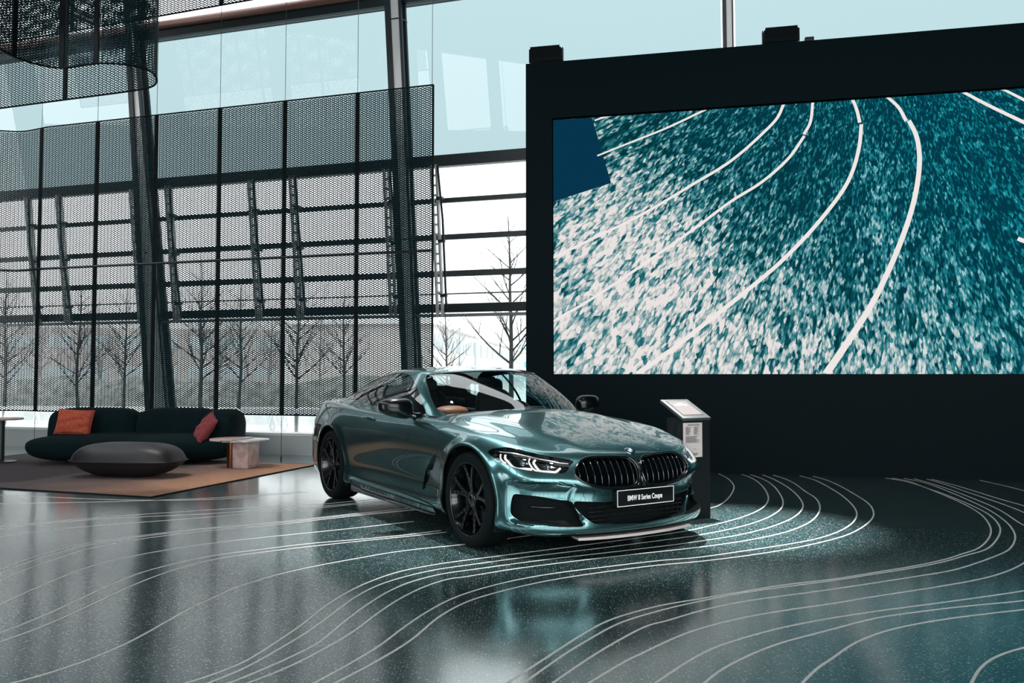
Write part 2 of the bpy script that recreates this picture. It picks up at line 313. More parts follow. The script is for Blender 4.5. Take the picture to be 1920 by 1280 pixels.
def screen_mat():
    m,nt,out=new_mat('gravel film on screen'); L=nt.links.new; N=nt.nodes.new
    at=N('ShaderNodeAttribute'); at.attribute_name='pic'; sp=N('ShaderNodeSeparateColor'); L(at.outputs['Color'],sp.inputs[0])
    uv=N('ShaderNodeUVMap'); uv.uv_map='UVMap'
    def vor(sx,sy,off):
        mp=N('ShaderNodeMapping'); mp.inputs['Scale'].default_value=(sx,sy,1); mp.inputs['Location'].default_value=(off,off,0); L(uv.outputs[0],mp.inputs[0])
        nz=N('ShaderNodeTexNoise'); nz.inputs['Scale'].default_value=1.1; L(mp.outputs[0],nz.inputs['Vector'])
        ad=N('ShaderNodeMix'); ad.data_type='VECTOR'; ad.inputs[0].default_value=.12; L(mp.outputs[0],ad.inputs[4]); L(nz.outputs['Color'],ad.inputs[5])
        v=N('ShaderNodeTexVoronoi'); v.voronoi_dimensions='2D'; v.inputs['Scale'].default_value=1; L(ad.outputs[1],v.inputs['Vector']); return v
    v1=vor(1,1,0); v2=vor(2.1,1.9,5.5)
    s1=N('ShaderNodeSeparateColor'); L(v1.outputs['Color'],s1.inputs[0]); s2=N('ShaderNodeSeparateColor'); L(v2.outputs['Color'],s2.inputs[0])
    def mth(op,a,b_):
        n=N('ShaderNodeMath'); n.operation=op
        for i,q in enumerate((a,b_)):
            if isinstance(q,(int,float)): n.inputs[i].default_value=q
            else: L(q,n.inputs[i])
        return n.outputs[0]
    # stone present when random > threshold, threshold falls with lightness
    val=mth('ADD',mth('MULTIPLY',s1.outputs[0],.45),mth('MULTIPLY',s2.outputs[0],.55))
    edge=mth('SUBTRACT',1,mth('MULTIPLY',v2.outputs['Distance'],.5))
    k=mth('ADD',mth('MULTIPLY',mth('SUBTRACT',val,.5),1.65),mth('MULTIPLY',sp.outputs[0],1.0))
    k=mth('MULTIPLY',k,edge)
    rp=N('ShaderNodeValToRGB'); L(k,rp.inputs[0]); e=rp.color_ramp.elements
    e[0].position=0; e[0].color=(.001,.035,.045,1); e[1].position=1; e[1].color=(.82,.77,.75,1)
    for p,c in((.22,(.004,.08,.10,1)),(.45,(.05,.24,.27,1)),(.68,(.42,.50,.50,1))):
        q=e.new(p); q.color=c
    rq=N('ShaderNodeValToRGB'); L(k,rq.inputs[0]); e=rq.color_ramp.elements
    e[0].position=0; e[0].color=(.0008,.04,.065,1); e[1].position=1; e[1].color=(.42,.68,.70,1)
    for p,c in((.25,(.002,.14,.18,1)),(.55,(.01,.30,.36,1))):
        q=e.new(p); q.color=c
    mx=N('ShaderNodeMix'); mx.data_type='RGBA'; L(mth('MULTIPLY',sp.outputs[2],mth('SUBTRACT',1,mth('MULTIPLY',sp.outputs[1],.6))),mx.inputs[0]); L(rp.outputs[0],mx.inputs[6]); L(rq.outputs[0],mx.inputs[7])
    em=N('ShaderNodeEmission'); L(mx.outputs[2],em.inputs[0]); em.inputs[1].default_value=1.0
    L(em.outputs[0],out.inputs[0]); return m
sc=screen(); sc.matrix_world=Matrix.Translation(Vector(W0))@Rw.to_4x4()
tag(sc,'huge video screen in the black wall showing grey teal gravel and white curved lines','screen')
M['linelit']=emat('screen line white',(.86,.80,.78),1.0); M['navy']=emat('screen navy',(.002,.035,.075),1.0)
def scr(u,v): 
    p=wpt(u,v,-.03); return wcoord(p)
def strip(pts,widths,y,name='picture_line',mat=None):
    P=cr([scr(*p) for p in pts],8); W=np.interp(np.linspace(0,1,len(P)),np.linspace(0,1,len(widths)),widths)*.5
    tn=np.gradient(P,axis=0); tn/=np.linalg.norm(tn,axis=1)[:,None]+1e-9; nn=np.stack([-tn[:,1],tn[:,0]],1)
    V=[];Fc=[]
    for p,n,w in zip(P,nn,W):
        for sgn in(1,-1):
            q=p+n*w*sgn; V.append((min(max(q[0],sxl),SXR),y,min(max(q[1],szb),szt)))
    for i in range(len(P)-1): Fc.append((2*i+1,2*i+3,2*i+2,2*i))
    return mesh(name,V,Fc,mat or M['linelit'],sc)
mpx=10.9/F_PX
SL=[([(1115,226),(1135,219),(1152,215)],(3,4)),
([(1120,292),(1180,268),(1250,240),(1324,205)],(3,4)),
([(1037,483),(1110,448),(1200,404),(1300,345),(1370,302),(1430,250),(1458,220),(1470,193)],(5,5)),
([(1037,602),(1100,566),(1200,500),(1300,430),(1370,378),(1430,340),(1480,295),(1508,255)],(5,5)),([(1507,252),(1519,230),(1524,190)],(5,5)),
([(1193,702),(1260,655),(1330,600),(1400,545),(1470,485),(1540,410),(1590,340),(1610,280),(1615,233)],(9,7,6)),([(1612,230),(1606,205),(1597,183)],(6,5)),
([(1548,702),(1590,640),(1640,560),(1690,450),(1715,370),(1724,300),(1718,255),(1704,226)],(13,9,8,7)),([(1699,227),(1685,202),(1663,181)],(6,5)),
([(1805,172),(1850,196),(1925,232)],(5,6)),([(1878,166),(1925,190)],(4,5)),
([(1908,447),(1925,454)],(7,7))]
for p,w in SL: strip(p,[k*mpx for k in w],.026)
q=[scr(*p) for p in ((1037,225),(1110,221),(1146,343),(1037,378))]
q=[(min(max(a,sxl),SXR),.027,min(max(c,szb),szt)) for a,c in q]
mesh('picture_dark_block',q,[(3,2,1,0)],M['navy'],sc)
# floodlights on the wall
def flood(u0,u1,vt,vb,label):
    a=wcoord(wpt(u0,vb)); c=wcoord(wpt(u1,vt)); w=c[0]-a[0]; 
    zt_=zt; h=(vb-vt)/F_PX*np.linalg.norm(wpt(u0,vb)[:2])*1.02
    r=empty('floodlight',tuple(W0+WD*(a[0]+w/2)+np.array([0,0,zt])),-wa,label,'light','floodlights on top of the black wall')
    t=math.radians(12)
    Rm=Matrix.Rotation(t,3,'X')
    MB().box((0,.12,.05+h/2),(w,.2,h),Rm).build('housing',M['mattblack'],r,bevel=.006)
    MB().box((0,.018,.07+h/2),(w*.93,.012,h*.82),Rm).build('lens',M['floodlens'],r)
    b=MB()
    for s in(-1,1): b.box((s*(w/2+.012),.12,.05+h/2),(.012,.08,h*1.0)); b.box((s*(w/2+.006),.12,.012),(.05,.1,.024))
    b.box((0,.12,.018),(w*.9,.09,.02)); b.build('bracket',M['steeldark'],r)
flood(992,1051,88,112,'black box floodlight on the wall top at its left corner')
flood(1433,1498,50,72,'black box floodlight on the wall top above the middle of the screen')
a=wcoord(wpt(1519,66))
r=empty('junction_box',tuple(W0+WD*a[0]+np.array([0,0,zt])),-wa,'small black box on the wall top right of the floodlight','box')
MB().box((0,.1,.035),(.11,.1,.07)).build('case',M['black'],r,bevel=.008); MB().tube([(-.055,.1,.03),(-.07,.1,.01)],.008).build('cable_gland',M['mattblack'],r)
# ------------------------------------------------------------------ glass facade (leans inward)
fa=math.atan(F_PX/(960+4150)); FD=np.array([math.cos(fa),-math.sin(fa),0]); FN=np.array([-math.sin(fa),-math.cos(fa),0])
LEAN=math.radians(7)
FU=FN*math.sin(LEAN)+np.array([0,0,math.cos(LEAN)])      # up along the facade
FO=np.cross(FD,FU); FO=FO if np.dot(FO,FN)>0 else -FO    # facade normal toward hall
BF=at_z(527,852,0); B0=BF*np.array([1.15,1.15,1])
def fpt(u,v,off=0.0):
    p=on_plane(u,v,B0+FO*off,FO)-B0-FO*off
    return float(np.dot(p,FD)),float(np.dot(p,FU))
Rf=Matrix(((FD[0],-FO[0],FU[0]),(FD[1],-FO[1],FU[1]),(FD[2],-FO[2],FU[2])))
FM=Matrix.Translation(Vector(B0))@Rf.to_4x4()   # local x along, y outward, z up the slope
def fobj(b,name,mat,kind=None,parent=None,**k):
    o=b.build(name,mat,parent,**k)
    if parent is None: o.matrix_world=FM
    if kind: o['kind']=kind
    return o
def fy(u,v): return fpt(u,v)[1]
H_mid_t=fy(900,288.5); H_mid_b=fy(900,304); 
bars=[(364,371),(434,442),(504,513),(546,548.5),(568,581)]   # measured at x=905..985
Hs=[(fy(960,a),fy(960,c)) for a,c in bars]
H_rail=(fy(960,583),fy(960,587.5))
H_top=(fy(400,61),fy(400,36))
cols=[[(252,170),(283,165),(277,600),(323,600)],[(745,160),(773,160),(765,600),(795,600)],[(1357,60),(1373,60),None,None]]
xc=[ (fpt(268,168)[0],fpt(300,600)[0],fpt(308,765)[0]),(fpt(750,5)[0],fpt(759,160)[0],fpt(780,600)[0]),(fpt(1365,40)[0],)]
print('facade cols',xc,'mid',H_mid_t,'bars',Hs,'top',H_top)
FX0,FX1=-7.9,15.5; FTOP=10.5
gl_top=glass_mat('pale cyan facade glass',(.50,.575,.588),1.36); gl_low=glass_mat('clear facade glass',(.94,.955,.955),1.45)
M['topglass']=gl_top; M['lowglass']=gl_low
C1,C2,C3=xc[0][1],xc[1][2]-.05,xc[2][0]
sp=C2-C1; colx=[C1-sp,C1,C2,C3,C3+sp]
edges=[FX0]+colx[1:]+[FX1]
M['colg']=pmat('column grey',(.68,.70,.70),.4,.2)
def column(x,w0,w1):
    b=MB()
    zb,zt_=0,FTOP
    # tapered box: flange toward hall, thinner web, outer flange
    def tb(y0,y1,wb_,wt,mi):
        V=[(x+s*w/2,y,z) for z,w in((zb,wb_),(zt_,wt)) for s,y in((-1,y0),(1,y0),(1,y1),(-1,y1))]
        b.add(V,[(0,3,2,1),(4,5,6,7),(0,1,5,4),(1,2,6,5),(2,3,7,6),(3,0,4,7)],mi)
    tb(-.25,-.21,w0,w1,1); b.bar((x-w0/2+.05,-.26,0),(x-w1/2+.03,-.26,FTOP),.10 if w0>.2 else .05,.03,up=(0,1,0),mi=0); b.bar((x+w0/2,-.26,0),(x+w1/2,-.26,FTOP),.045 if w0>.2 else .02,.05,up=(0,1,0),mi=0); tb(-.21,-.06,.05,.05,1); tb(-.06,-.01,w0,w1,0)
    for zz in (3.55,7.1): b.box((x,-.13,zz),(w1*1.05,.26,.02),mi=0)
    return fobj(b,'facade_column',[M['steeldark'],pmat('column grey',(.11,.135,.14),.4,.2) if 'colg' not in M else M['colg']],'structure')
for i,x in enumerate(colx): column(x,*[(.52,.06),(.52,.06),(.27,.25),(.15,.15),(.15,.15)][i])
def beam(name,z0,z1,y0,y1,mat,x0=FX0,x1=FX1): return fobj(MB().box(((x0+x1)/2,(y0+y1)/2,(z0+z1)/2),(x1-x0,y1-y0,abs(z1-z0))),name,mat,'structure')
beam('facade_beam',H_mid_b-.03,H_mid_t+.02,-.10,.12,M['steeldark'])
beam('facade_beam',H_top[0],H_top[1],-.12,.12,M['steeldark'])
fobj(MB().tube([(FX0,-.16,H_top[1]-.03),(FX1,-.16,H_top[1]-.03)],.07,16),'facade_pipe',pmat('warm brown steel',(.22,.10,.075),.4,.3),'structure',smooth=True)
beam('facade_beam',H_rail[0]-.02,H_rail[1]-.03,-.09,.05,M['steellight'])
beam('facade_sill',-.02,.16,-.1,.1,M['steellight'])
fs=(BF-B0)@FO
b=MB().box(((FX0+FX1)/2,-1.72,.15),(FX1-FX0-8,.22,.30)); sl0=b.build('floor_convector',pmat('grey convector',(.5,.53,.53),.5)); sl0['kind']='structure'
b=MB().box(((FX0+FX1)/2,-1.72,.32),(FX1-FX0-8,.28,.04)); sl1=b.build('floor_convector_cap',pmat('pale convector cap',(.8,.8,.8),.5)); sl1['kind']='structure'
Rf0=Matrix(((FD[0],-FN[0],0),(FD[1],-FN[1],0),(0,0,1)))
for o_ in (sl0,sl1): o_.matrix_world=Matrix.Translation(Vector(BF)+Vector(-FN)*1.83-Vector(FD)*5.2)@Rf0.to_4x4()
# window bays between columns: glass above, open louvre field, glass below
nw=0
for i in range(len(edges)-1):
    x0,x1=edges[i]+.1,edges[i+1]-.1; nw+=1
    w=empty('window_%d'%nw,kind='structure'); w.matrix_world=FM
    MB().box(((x0+x1)/2,.02,(H_mid_t+H_top[0])/2+.01),(x1-x0,.012,H_top[0]-H_mid_t-.03)).build('upper_glass',M['topglass'],w)
    MB().box(((x0+x1)/2,.02,(H_rail[0]+.34)/2-.01),(x1-x0,.012,H_rail[0]-.36)).build('lower_glass',M['lowglass'],w)
    for k,(a,c) in enumerate(Hs):
        h=a-c
        MB().box(((x0+x1)/2,.03,(a+c)/2),(x1-x0,.10 if k!=3 else .02,h*1.3 if k!=3 else h)).build('louvre_bar',M['steeldark'] if k==4 else M['steel'],w)
# actuator posts
M['postgrey']=pmat('pale louvre post',(.5,.52,.52),.45)
for (ut,vt,ub,vb) in ((57,371,81,600),(113,366,140,600),(251,354,277,598),(317,345,343,595),(472,330,496,592),(549,322,573,588),(726,305,745,583),(818,300,829,584),(-60,380,-38,606)):
    x,z1=fpt(ut,vt); x2,z0=fpt(ub,vb); xm=(x+x2)/2
    z1=H_mid_b; z0=H_rail[0]-.06
    b=MB()
    for s in(-.045,.045): b.box((xm+s,-.10,(z0+z1)/2),(.035,.07,z1-z0),mi=0)
    for k in range(int((z1-z0)/.16)): b.box((xm,-.09,z0+.08+k*.16),(.09,.02,.035),mi=0)
    o=fobj(b,'louvre_post',[M['postgrey']],'structure')
    b=MB(); b.bar((xm+.08,-.15,z1-.02),(xm+.2,-.32,(z0+z1)/2+.3),.03); b.bar((xm+.2,-.32,(z0+z1)/2+.3),(xm+.13,-.14,z0+.12),.03)
    for zz in (z1-.55,(z0+z1)/2,z0+.35): b.box((xm+.09,-.13,zz),(.10,.10,.05))
    b.build('actuator_arm',M['steeldark'],o)
# ------------------------------------------------------------------ hanging expanded metal curtains
def strands(path,z0,z1,cw=.066,ch=.032,w=.013,th=.003):
    P=np.array(path,float); sl=np.r_[0,np.cumsum(np.linalg.norm(np.diff(P,axis=0),axis=1))]
    def at(a): return np.stack([np.interp(a,sl,P[:,0]),np.interp(a,sl,P[:,1])],-1)
    nx=int(sl[-1]/cw); nz=int((z1-z0)/ch)
    a0=[];a1=[];h0=[];h1=[]
    I,J=np.meshgrid(np.arange(nx),np.arange(nz)); I=I.ravel()*1.0;J=J.ravel()*1.0
    segs=[]
    for (da,dz,ea,ez) in ((0,.5,.5,1),(.5,1,1,.5),(1,.5,.5,0),(.5,0,0,.5)):
        segs.append((I+da,J+dz,I+ea,J+ez))
    A0=np.concatenate([s[0] for s in segs])*cw;Z0=np.concatenate([s[1] for s in segs])*ch+z0
    A1=np.concatenate([s[2] for s in segs])*cw;Z1=np.concatenate([s[3] for s in segs])*ch+z0
    p0=at(A0);p1=at(A1); p0=np.c_[p0,Z0];p1=np.c_[p1,Z1]
    d=p1-p0; d/=np.linalg.norm(d,axis=1)[:,None]+1e-9
    hz=d.copy();hz[:,2]=0;hz/=np.linalg.norm(hz,axis=1)[:,None]+1e-9
    nrm=np.stack([-hz[:,1],hz[:,0],np.zeros(len(hz))],1)
    side=np.cross(d,nrm)
    sgn=np.sign(side[:,2])[:,None]; side=side*sgn
    # strand is a slim tilted flat bar (triangular section)
    c=[side*w*.5+nrm*th, -side*w*.5+nrm*0, -side*w*.1-nrm*th]
    V=np.stack([p0+c[0],p0+c[1],p0+c[2],p1+c[0],p1+c[1],p1+c[2]],1).reshape(-1,3)
    n=len(p0); base=np.arange(n)*6
    F=np.concatenate([np.stack([base+i,base+j,base+3+j,base+3+i],1) for i,j in((0,1),(1,2),(2,0))])
    return V,F
def fastmesh(name,V,F,mat,parent):
    me=bpy.data.meshes.new(name); me.vertices.add(len(V)); me.vertices.foreach_set('co',V.astype(np.float32).ravel())
    k=F.shape[1]; me.loops.add(F.size); me.loops.foreach_set('vertex_index',F.astype(np.int32).ravel())
    me.polygons.add(len(F)); me.polygons.foreach_set('loop_start',np.arange(0,F.size,k,dtype=np.int32)); me.polygons.foreach_set('loop_total',np.full(len(F),k,dtype=np.int32))
    me.update(); me.validate(); me.materials.append(mat)
    o=bpy.data.objects.new(name,me); COL.objects.link(o); o.parent=parent; return o
def curtain(path,z0,z1,seams,label,rails=(),cables=(),cables_dn=(),w=.0128):
    P=np.array(path,float); 
    sl=np.r_[0,np.cumsum(np.linalg.norm(np.diff(P,axis=0),axis=1))]
    r=empty('mesh_curtain',(float(P[len(P)//2][0]),float(P[len(P)//2][1]),z0),0,label,'metal curtain')
    off=np.array(r.location)
    cuts=[0]+sorted(seams)+[sl[-1]]
    for a,c in zip(cuts[:-1],cuts[1:]):
        if c-a<.15: continue
        s=np.unique(np.r_[a,c,sl[(sl>a)&(sl<c)]]); sub=np.stack([np.interp(s,sl,P[:,0]),np.interp(s,sl,P[:,1])],1)
        V,F=strands(sub,z0,z1,w=w); fastmesh('mesh_panel',V-off,F,M['curtain'],r)
    def at(a,z): return Vector((np.interp(a,sl,P[:,0]),np.interp(a,sl,P[:,1]),z))-Vector(off)
    for a in list(seams)+[sl[-1]-.005,.005]:
        d=(at(min(a+.05,sl[-1]),0)-at(max(a-.05,0),0)).normalized()
        b=MB(); b.bar(at(a,z0),at(a,z1),.062 if a in seams else .025,.02,up=tuple(Vector((0,0,1)).cross(d))); b.build('seam_profile',M['mattblack'],r)
    for z,rr in [(z0,.012),(z1,.012)]+[(z,.020) for z in rails]:
        MB().tube([at(a,z) for a in sl],rr,6).build('edge_rod',M['mattblack'] if z in(z0,z1) else M['steeldark'],r)
    for a in cables: MB().tube([at(a,z1),at(a,11.0)],.004,5).build('suspension_cable',M['steel'],r)
    for a in cables_dn:
        MB().tube([at(a,z0),at(a,.02)],.004,5).tube([at(a,.0),at(a,.05)],.012,8).build('floor_cable',M['steeldark'],r)
    return r
anc=at_z(527,862,0); dC=FD[:2]; nC=np.array([-FD[1],FD[0]])
CN=np.array([FN[0],FN[1],0])
def con(u,v,base=anc): return on_plane(u,v,base,CN)
z_top=float(np.mean([con(u,v)[2] for u,v in((298,215),(540,188),(675,174),(817,160))])); z_bot=float(con(300,774.0)[2]); z_mid=float(con(500,484)[2])
print('curtain z',z_bot,z_mid,z_top)
R_end=con(812,400); L_st=con(85,400)
L0=L_st[:2]
# path from the right end to the left, then folding away beyond the frame edge
pth=[R_end[:2],L0]
c0=at_z(40,246.5,z_top)[:2]; c1=at_z(0,245,z_top)[:2]
td=(c1-c0)/np.linalg.norm(c1-c0); tail=[L0,c0,c1,c1+td*.5,c1+td*1.1+np.array([-.15,-.10]),c1+td*1.9+np.array([-.5,-.15])]
print('tail',tail)
lin=[R_end[:2]+(L0-R_end[:2])*t for t in np.linspace(0,1,8)]
path=[tuple(p) for p in lin[:-1]]+[tuple(p) for p in cr(tail,6)]
tot=np.linalg.norm(R_end[:2]-L0)
seams=[float(np.linalg.norm(con(u,400)[:2]-R_end[:2])) for u in (669,532.5,410,291,180,73)]
cab=[.02]+seams[:-1]+[seams[-1]]
c_dn=[float(np.linalg.norm(con(527,860)[:2]-R_end[:2])),float(np.linalg.norm(con(62,830)[:2]-R_end[:2]))]
main_curtain=curtain(path,z_bot,z_top,seams,'long dark metal mesh curtain hanging behind the sofa, lowest of the hanging meshes',rails=(z_mid,),cables=cab,cables_dn=c_dn)
# folded loop curtain, upper left
ZB=5.0
q=[(-260,237),(-120,218),(0,203),(120,187),(250,170),(285,163),(295,152),(288,138),(270,128),(235,121),(190,118),(150,123),(115,128),(75,122),(35,110),(0,92),(-50,62),(-120,40),(-200,30)]
lp=cr([at_z(u,v,ZB)[:2] for u,v in q],4)
for _ in range(3): lp[1:-1]=.25*lp[:-2]+.5*lp[1:-1]+.25*lp[2:]
sl=np.r_[0,np.cumsum(np.linalg.norm(np.diff(lp,axis=0),axis=1))]
def near(u,v): p=at_z(u,v,ZB)[:2]; return float(sl[np.argmin(np.linalg.norm(lp-p,axis=1))])
curtain([tuple(p) for p in lp],ZB,9.3,[near(108,189),near(-40,208),near(178,119),near(118,128),near(20,104)],'folded loop of dark metal mesh hanging at the upper left with a rounded lower rim',w=.0112)
# higher straight curtain whose lower edge crosses the corner
ZC=6.6
q=[(-200,118),(0,82),(150,56),(300,30),(480,-2),(560,-17)]
lp=[tuple(at_z(u,v,ZC)[:2]) for u,v in q]
sl2=np.r_[0,np.cumsum([math.dist(a,b) for a,b in zip(lp[:-1],lp[1:])])]
curtain(lp,ZC,9.0,[float(np.interp(i,range(len(sl2)),sl2)) for i in (1.2,1.9,2.8,3.65)],'straight dark metal mesh curtain at the very top left, highest of the hanging meshes',cables=[])
# ------------------------------------------------------------------ outside
snow=pmat('pale ground outside',(.5,.5,.49),.9,noise=(.6,.12))
g=MB().box((-10,110,-.35),(300,180,.3)).build('ground_outside',snow); g['kind']='structure'
def facadebox(name,c,d,rz,mat,winmat,rows,cols,label,roof=None):
    r=empty(name,(c[0],c[1],-.2),rz,label,'building')
    MB().box((0,0,d[2]/2),d).build('wall',mat,r)
    if roof: MB().box((0,0,d[2]+.12),(d[0]+.8,d[1]+.8,.28)).build('roof',roof,r)
    for i in range(rows):
        z=(i+.55)*d[2]/rows
        for j in range(cols):
            x=-d[0]/2+(j+.5)*d[0]/cols
            MB().box((x,-d[1]/2-.02,z),(d[0]/cols*.72,.06,d[2]/rows*.42)).build('window',winmat,r)
    return r
bw=pmat('grey beige render',(.44,.41,.39),.8,noise=(.25,.12)); bw2=pmat('haze paled grey render',(.55,.58,.58),.8); wn=pmat('dim window glass',(.24,.28,.29),.3); wt=pmat('teal window glass',(.08,.34,.38),.3)  # building colours lightened to carry the whitening haze outside
dk=pmat('brown grey brick',(.27,.25,.24),.85,noise=(.4,.2)); whr=pmat('white roof edge',(.8,.8,.8),.6)
# pale hall seen right of the mesh curtain, roof sloping in perspective
facadebox('hall_building',(-5.4,76.4,0),(61,8,4.3),math.radians(84.4),bw,wn,2,16,'pale beige hall with a slanting roof line outside, seen right of the mesh curtain',whr)
facadebox('office_building',(5.0,118,0),(14,10,5.6),math.radians(6),bw2,wt,3,7,'low grey office building with teal window bands outside behind the bare tree',whr)
facadebox('long_building',(-46,84,0),(44,12,6.0),math.radians(14),dk,wn,2,14,'long brown grey building outside behind the trees at the left')
facadebox('apartment_building',(-92,84,0),(26,12,8),math.radians(20),bw,wn,3,8,'taller beige building outside at the far left')
# hedge-like bank
hed=pmat('winter hedge',(.15,.16,.15),.95,noise=(3,.5))
def hedge(x0,y0,x1,y1,h,label):
    b=MB(); n=24
    d=Vector((x1-x0,y1-y0,0)); L=d.length; d.normalize(); nn=Vector((-d.y,d.x,0)); V=[];F=[]
    for i in range(n+1):
        c=Vector((x0,y0,-.2))+d*(L*i/n)
        for k in range(7):
            a=PI*k/6; rr=1+random.uniform(-.18,.18)
            V.append(c+nn*(math.cos(a)*1.0*rr)+Vector((0,0,math.sin(a)*h*rr)))
    for i in range(n):
        for k in range(6): F.append((i*7+k,i*7+k+1,(i+1)*7+k+1,(i+1)*7+k))
    o=mesh('hedge',V,F,hed,None,True); tag(o,label,'hedge'); return o
hedge(-34,42,-2,37,1.25,'long low winter hedge outside behind the mesh curtain')
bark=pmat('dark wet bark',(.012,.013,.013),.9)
bark2=pmat('haze greyed distant bark',(.15,.145,.145),.9)  # far bark greyed so the colour holds the distance haze
def tree_mesh(h,seed,nb=26,r0=None):
    """central leader with ascending side branches"""
    rr=random.Random(seed); b=MB(); r0=r0 or h*.0125
    n=14; T=[];R=[]; p=Vector((0,0,0)); d=Vector((0,0,1))
    for i in range(n+1):
        T.append(p.copy()); R.append(r0*(1-i/n)**.8+.006)
        d=(d+Vector((rr.uniform(-1,1),rr.uniform(-1,1),0))*.05).normalized(); d=(d+Vector((0,0,.2))).normalized(); p=p+d*(h/n)
    b.tube(T,R,7,cap=False)
    def br(p,d,L,r,k):
        m=5; pts=[p]; RR=[r]
        for i in range(m):
            d=(d+Vector((rr.uniform(-1,1),rr.uniform(-1,1),rr.uniform(.0,.8)))*.10).normalized(); p=p+d*(L/m); pts.append(p); RR.append(max(.003,r*(1-.85*(i+1)/m)))
        b.tube(pts,RR,4 if k>1 else 3,cap=False)
        if k<=0: return
        for j in range(5 if k>1 else 4):
            i=1+j%m if j<m else m; ax=Vector((rr.uniform(-1,1),rr.uniform(-1,1),rr.uniform(-.1,.9))).normalized()
            br(pts[i],(d*.9+ax*.75).normalized(),L*rr.uniform(.35,.6),RR[i]*.7,k-1)
    for q in range(nb):
        t=.22+.74*q/nb+rr.uniform(-.02,.02); f=t*n; i=min(int(f),n-1); p=T[i].lerp(T[i+1],f-i); a=q*2.4+rr.uniform(-.4,.4)
        d=Vector((math.cos(a),math.sin(a),rr.uniform(.6,1.1))).normalized(); L=h*.42*(1-t)**.75+.15
        br(p,d,L,R[i]*.5,2 if t<.75 else 1)
    me=bpy.data.meshes.new('tree'); me.from_pydata([tuple(v) for v in b.V],[],b.F); me.update(); return me
tms=[tree_mesh(8,s) for s in (3,11,23)]
def tree(u,v,h,k,label,bk=None,grp=None):
    p=at_z(u,v,-.2); me=tms[k%3].copy() if bk else tms[k%3]
    me.materials.clear(); me.materials.append(bk or bark)
    o=bpy.data.objects.new('bare_tree',me); COL.objects.link(o); o.location=tuple(p); o.rotation_euler=(0,0,random.uniform(0,6)); s=h/8; o.scale=(s,s,s)
    return tag(o,label,'tree',grp)
tree(958,786,6.9,0,'bare dark tree outside just left of the black wall')
tree(8,784,5.0,1,'bare tree outside behind the mesh at the far left edge')
tree(146,779,4.8,2,'bare tree outside behind the mesh above the orange cushion')
tree(232,768,5.2,0,'bare tree outside behind the mesh left of the tapered column')
tree(375,778,5.8,1,'bare tree outside behind the mesh just right of the tapered column')
tree(447,770,5.4,2,'bare tree outside behind the mesh above the sofa armrest')
tree(556,788,5.0,0,'bare tree outside behind the mesh, left of the car')
tree(645,768,5.2,1,'bare tree outside behind the mesh above the car tail')
tree(840,770,4.6,2,'slim bare tree outside just right of the mesh edge')
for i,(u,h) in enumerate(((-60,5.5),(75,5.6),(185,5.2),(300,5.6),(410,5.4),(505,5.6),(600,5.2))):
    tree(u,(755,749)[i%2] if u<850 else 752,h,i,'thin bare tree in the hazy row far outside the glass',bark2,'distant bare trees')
# street lamps
for (u,v,hh,lab) in ((861,762,3.6,'white-headed street lamp outside right of the mesh curtain'),(891,760,3.0,'thin white lamp post outside left of the bare dark tree')):
    p=at_z(u,v,-.2); r=empty('street_lamp',tuple(p),0,lab,'street lamp')
    MB().tube([(0,0,0),(0,0,hh)],.05,8).build('pole',M['steellight'],r); MB().tube([(-.5,0,hh),(-.2,0,hh+.12),(.45,0,hh+.02)],.09,8).build('lamp_head',whr,r)
# white barrier trestles in front of the facade sill outside
for (u,v) in ((478,812),(566,812),(40,806)):
    p=at_z(u,v,-.2); r=empty('trestle_barrier',tuple(p),math.radians(-16),'white trestle barrier outside, %s'%('left edge behind the table' if u<100 else 'right of the sofa' if u<500 else 'beside the car tail'),'barrier')
    for s in(-.5,.5):
        b=MB(); b.bar((s-.16,0,0),(s,0,.55),.04).bar((s+.16,0,0),(s,0,.55),.04); b.build('leg',whr,r)
    MB().box((0,0,.55),(1.5,.03,.12)).build('board',whr,r)
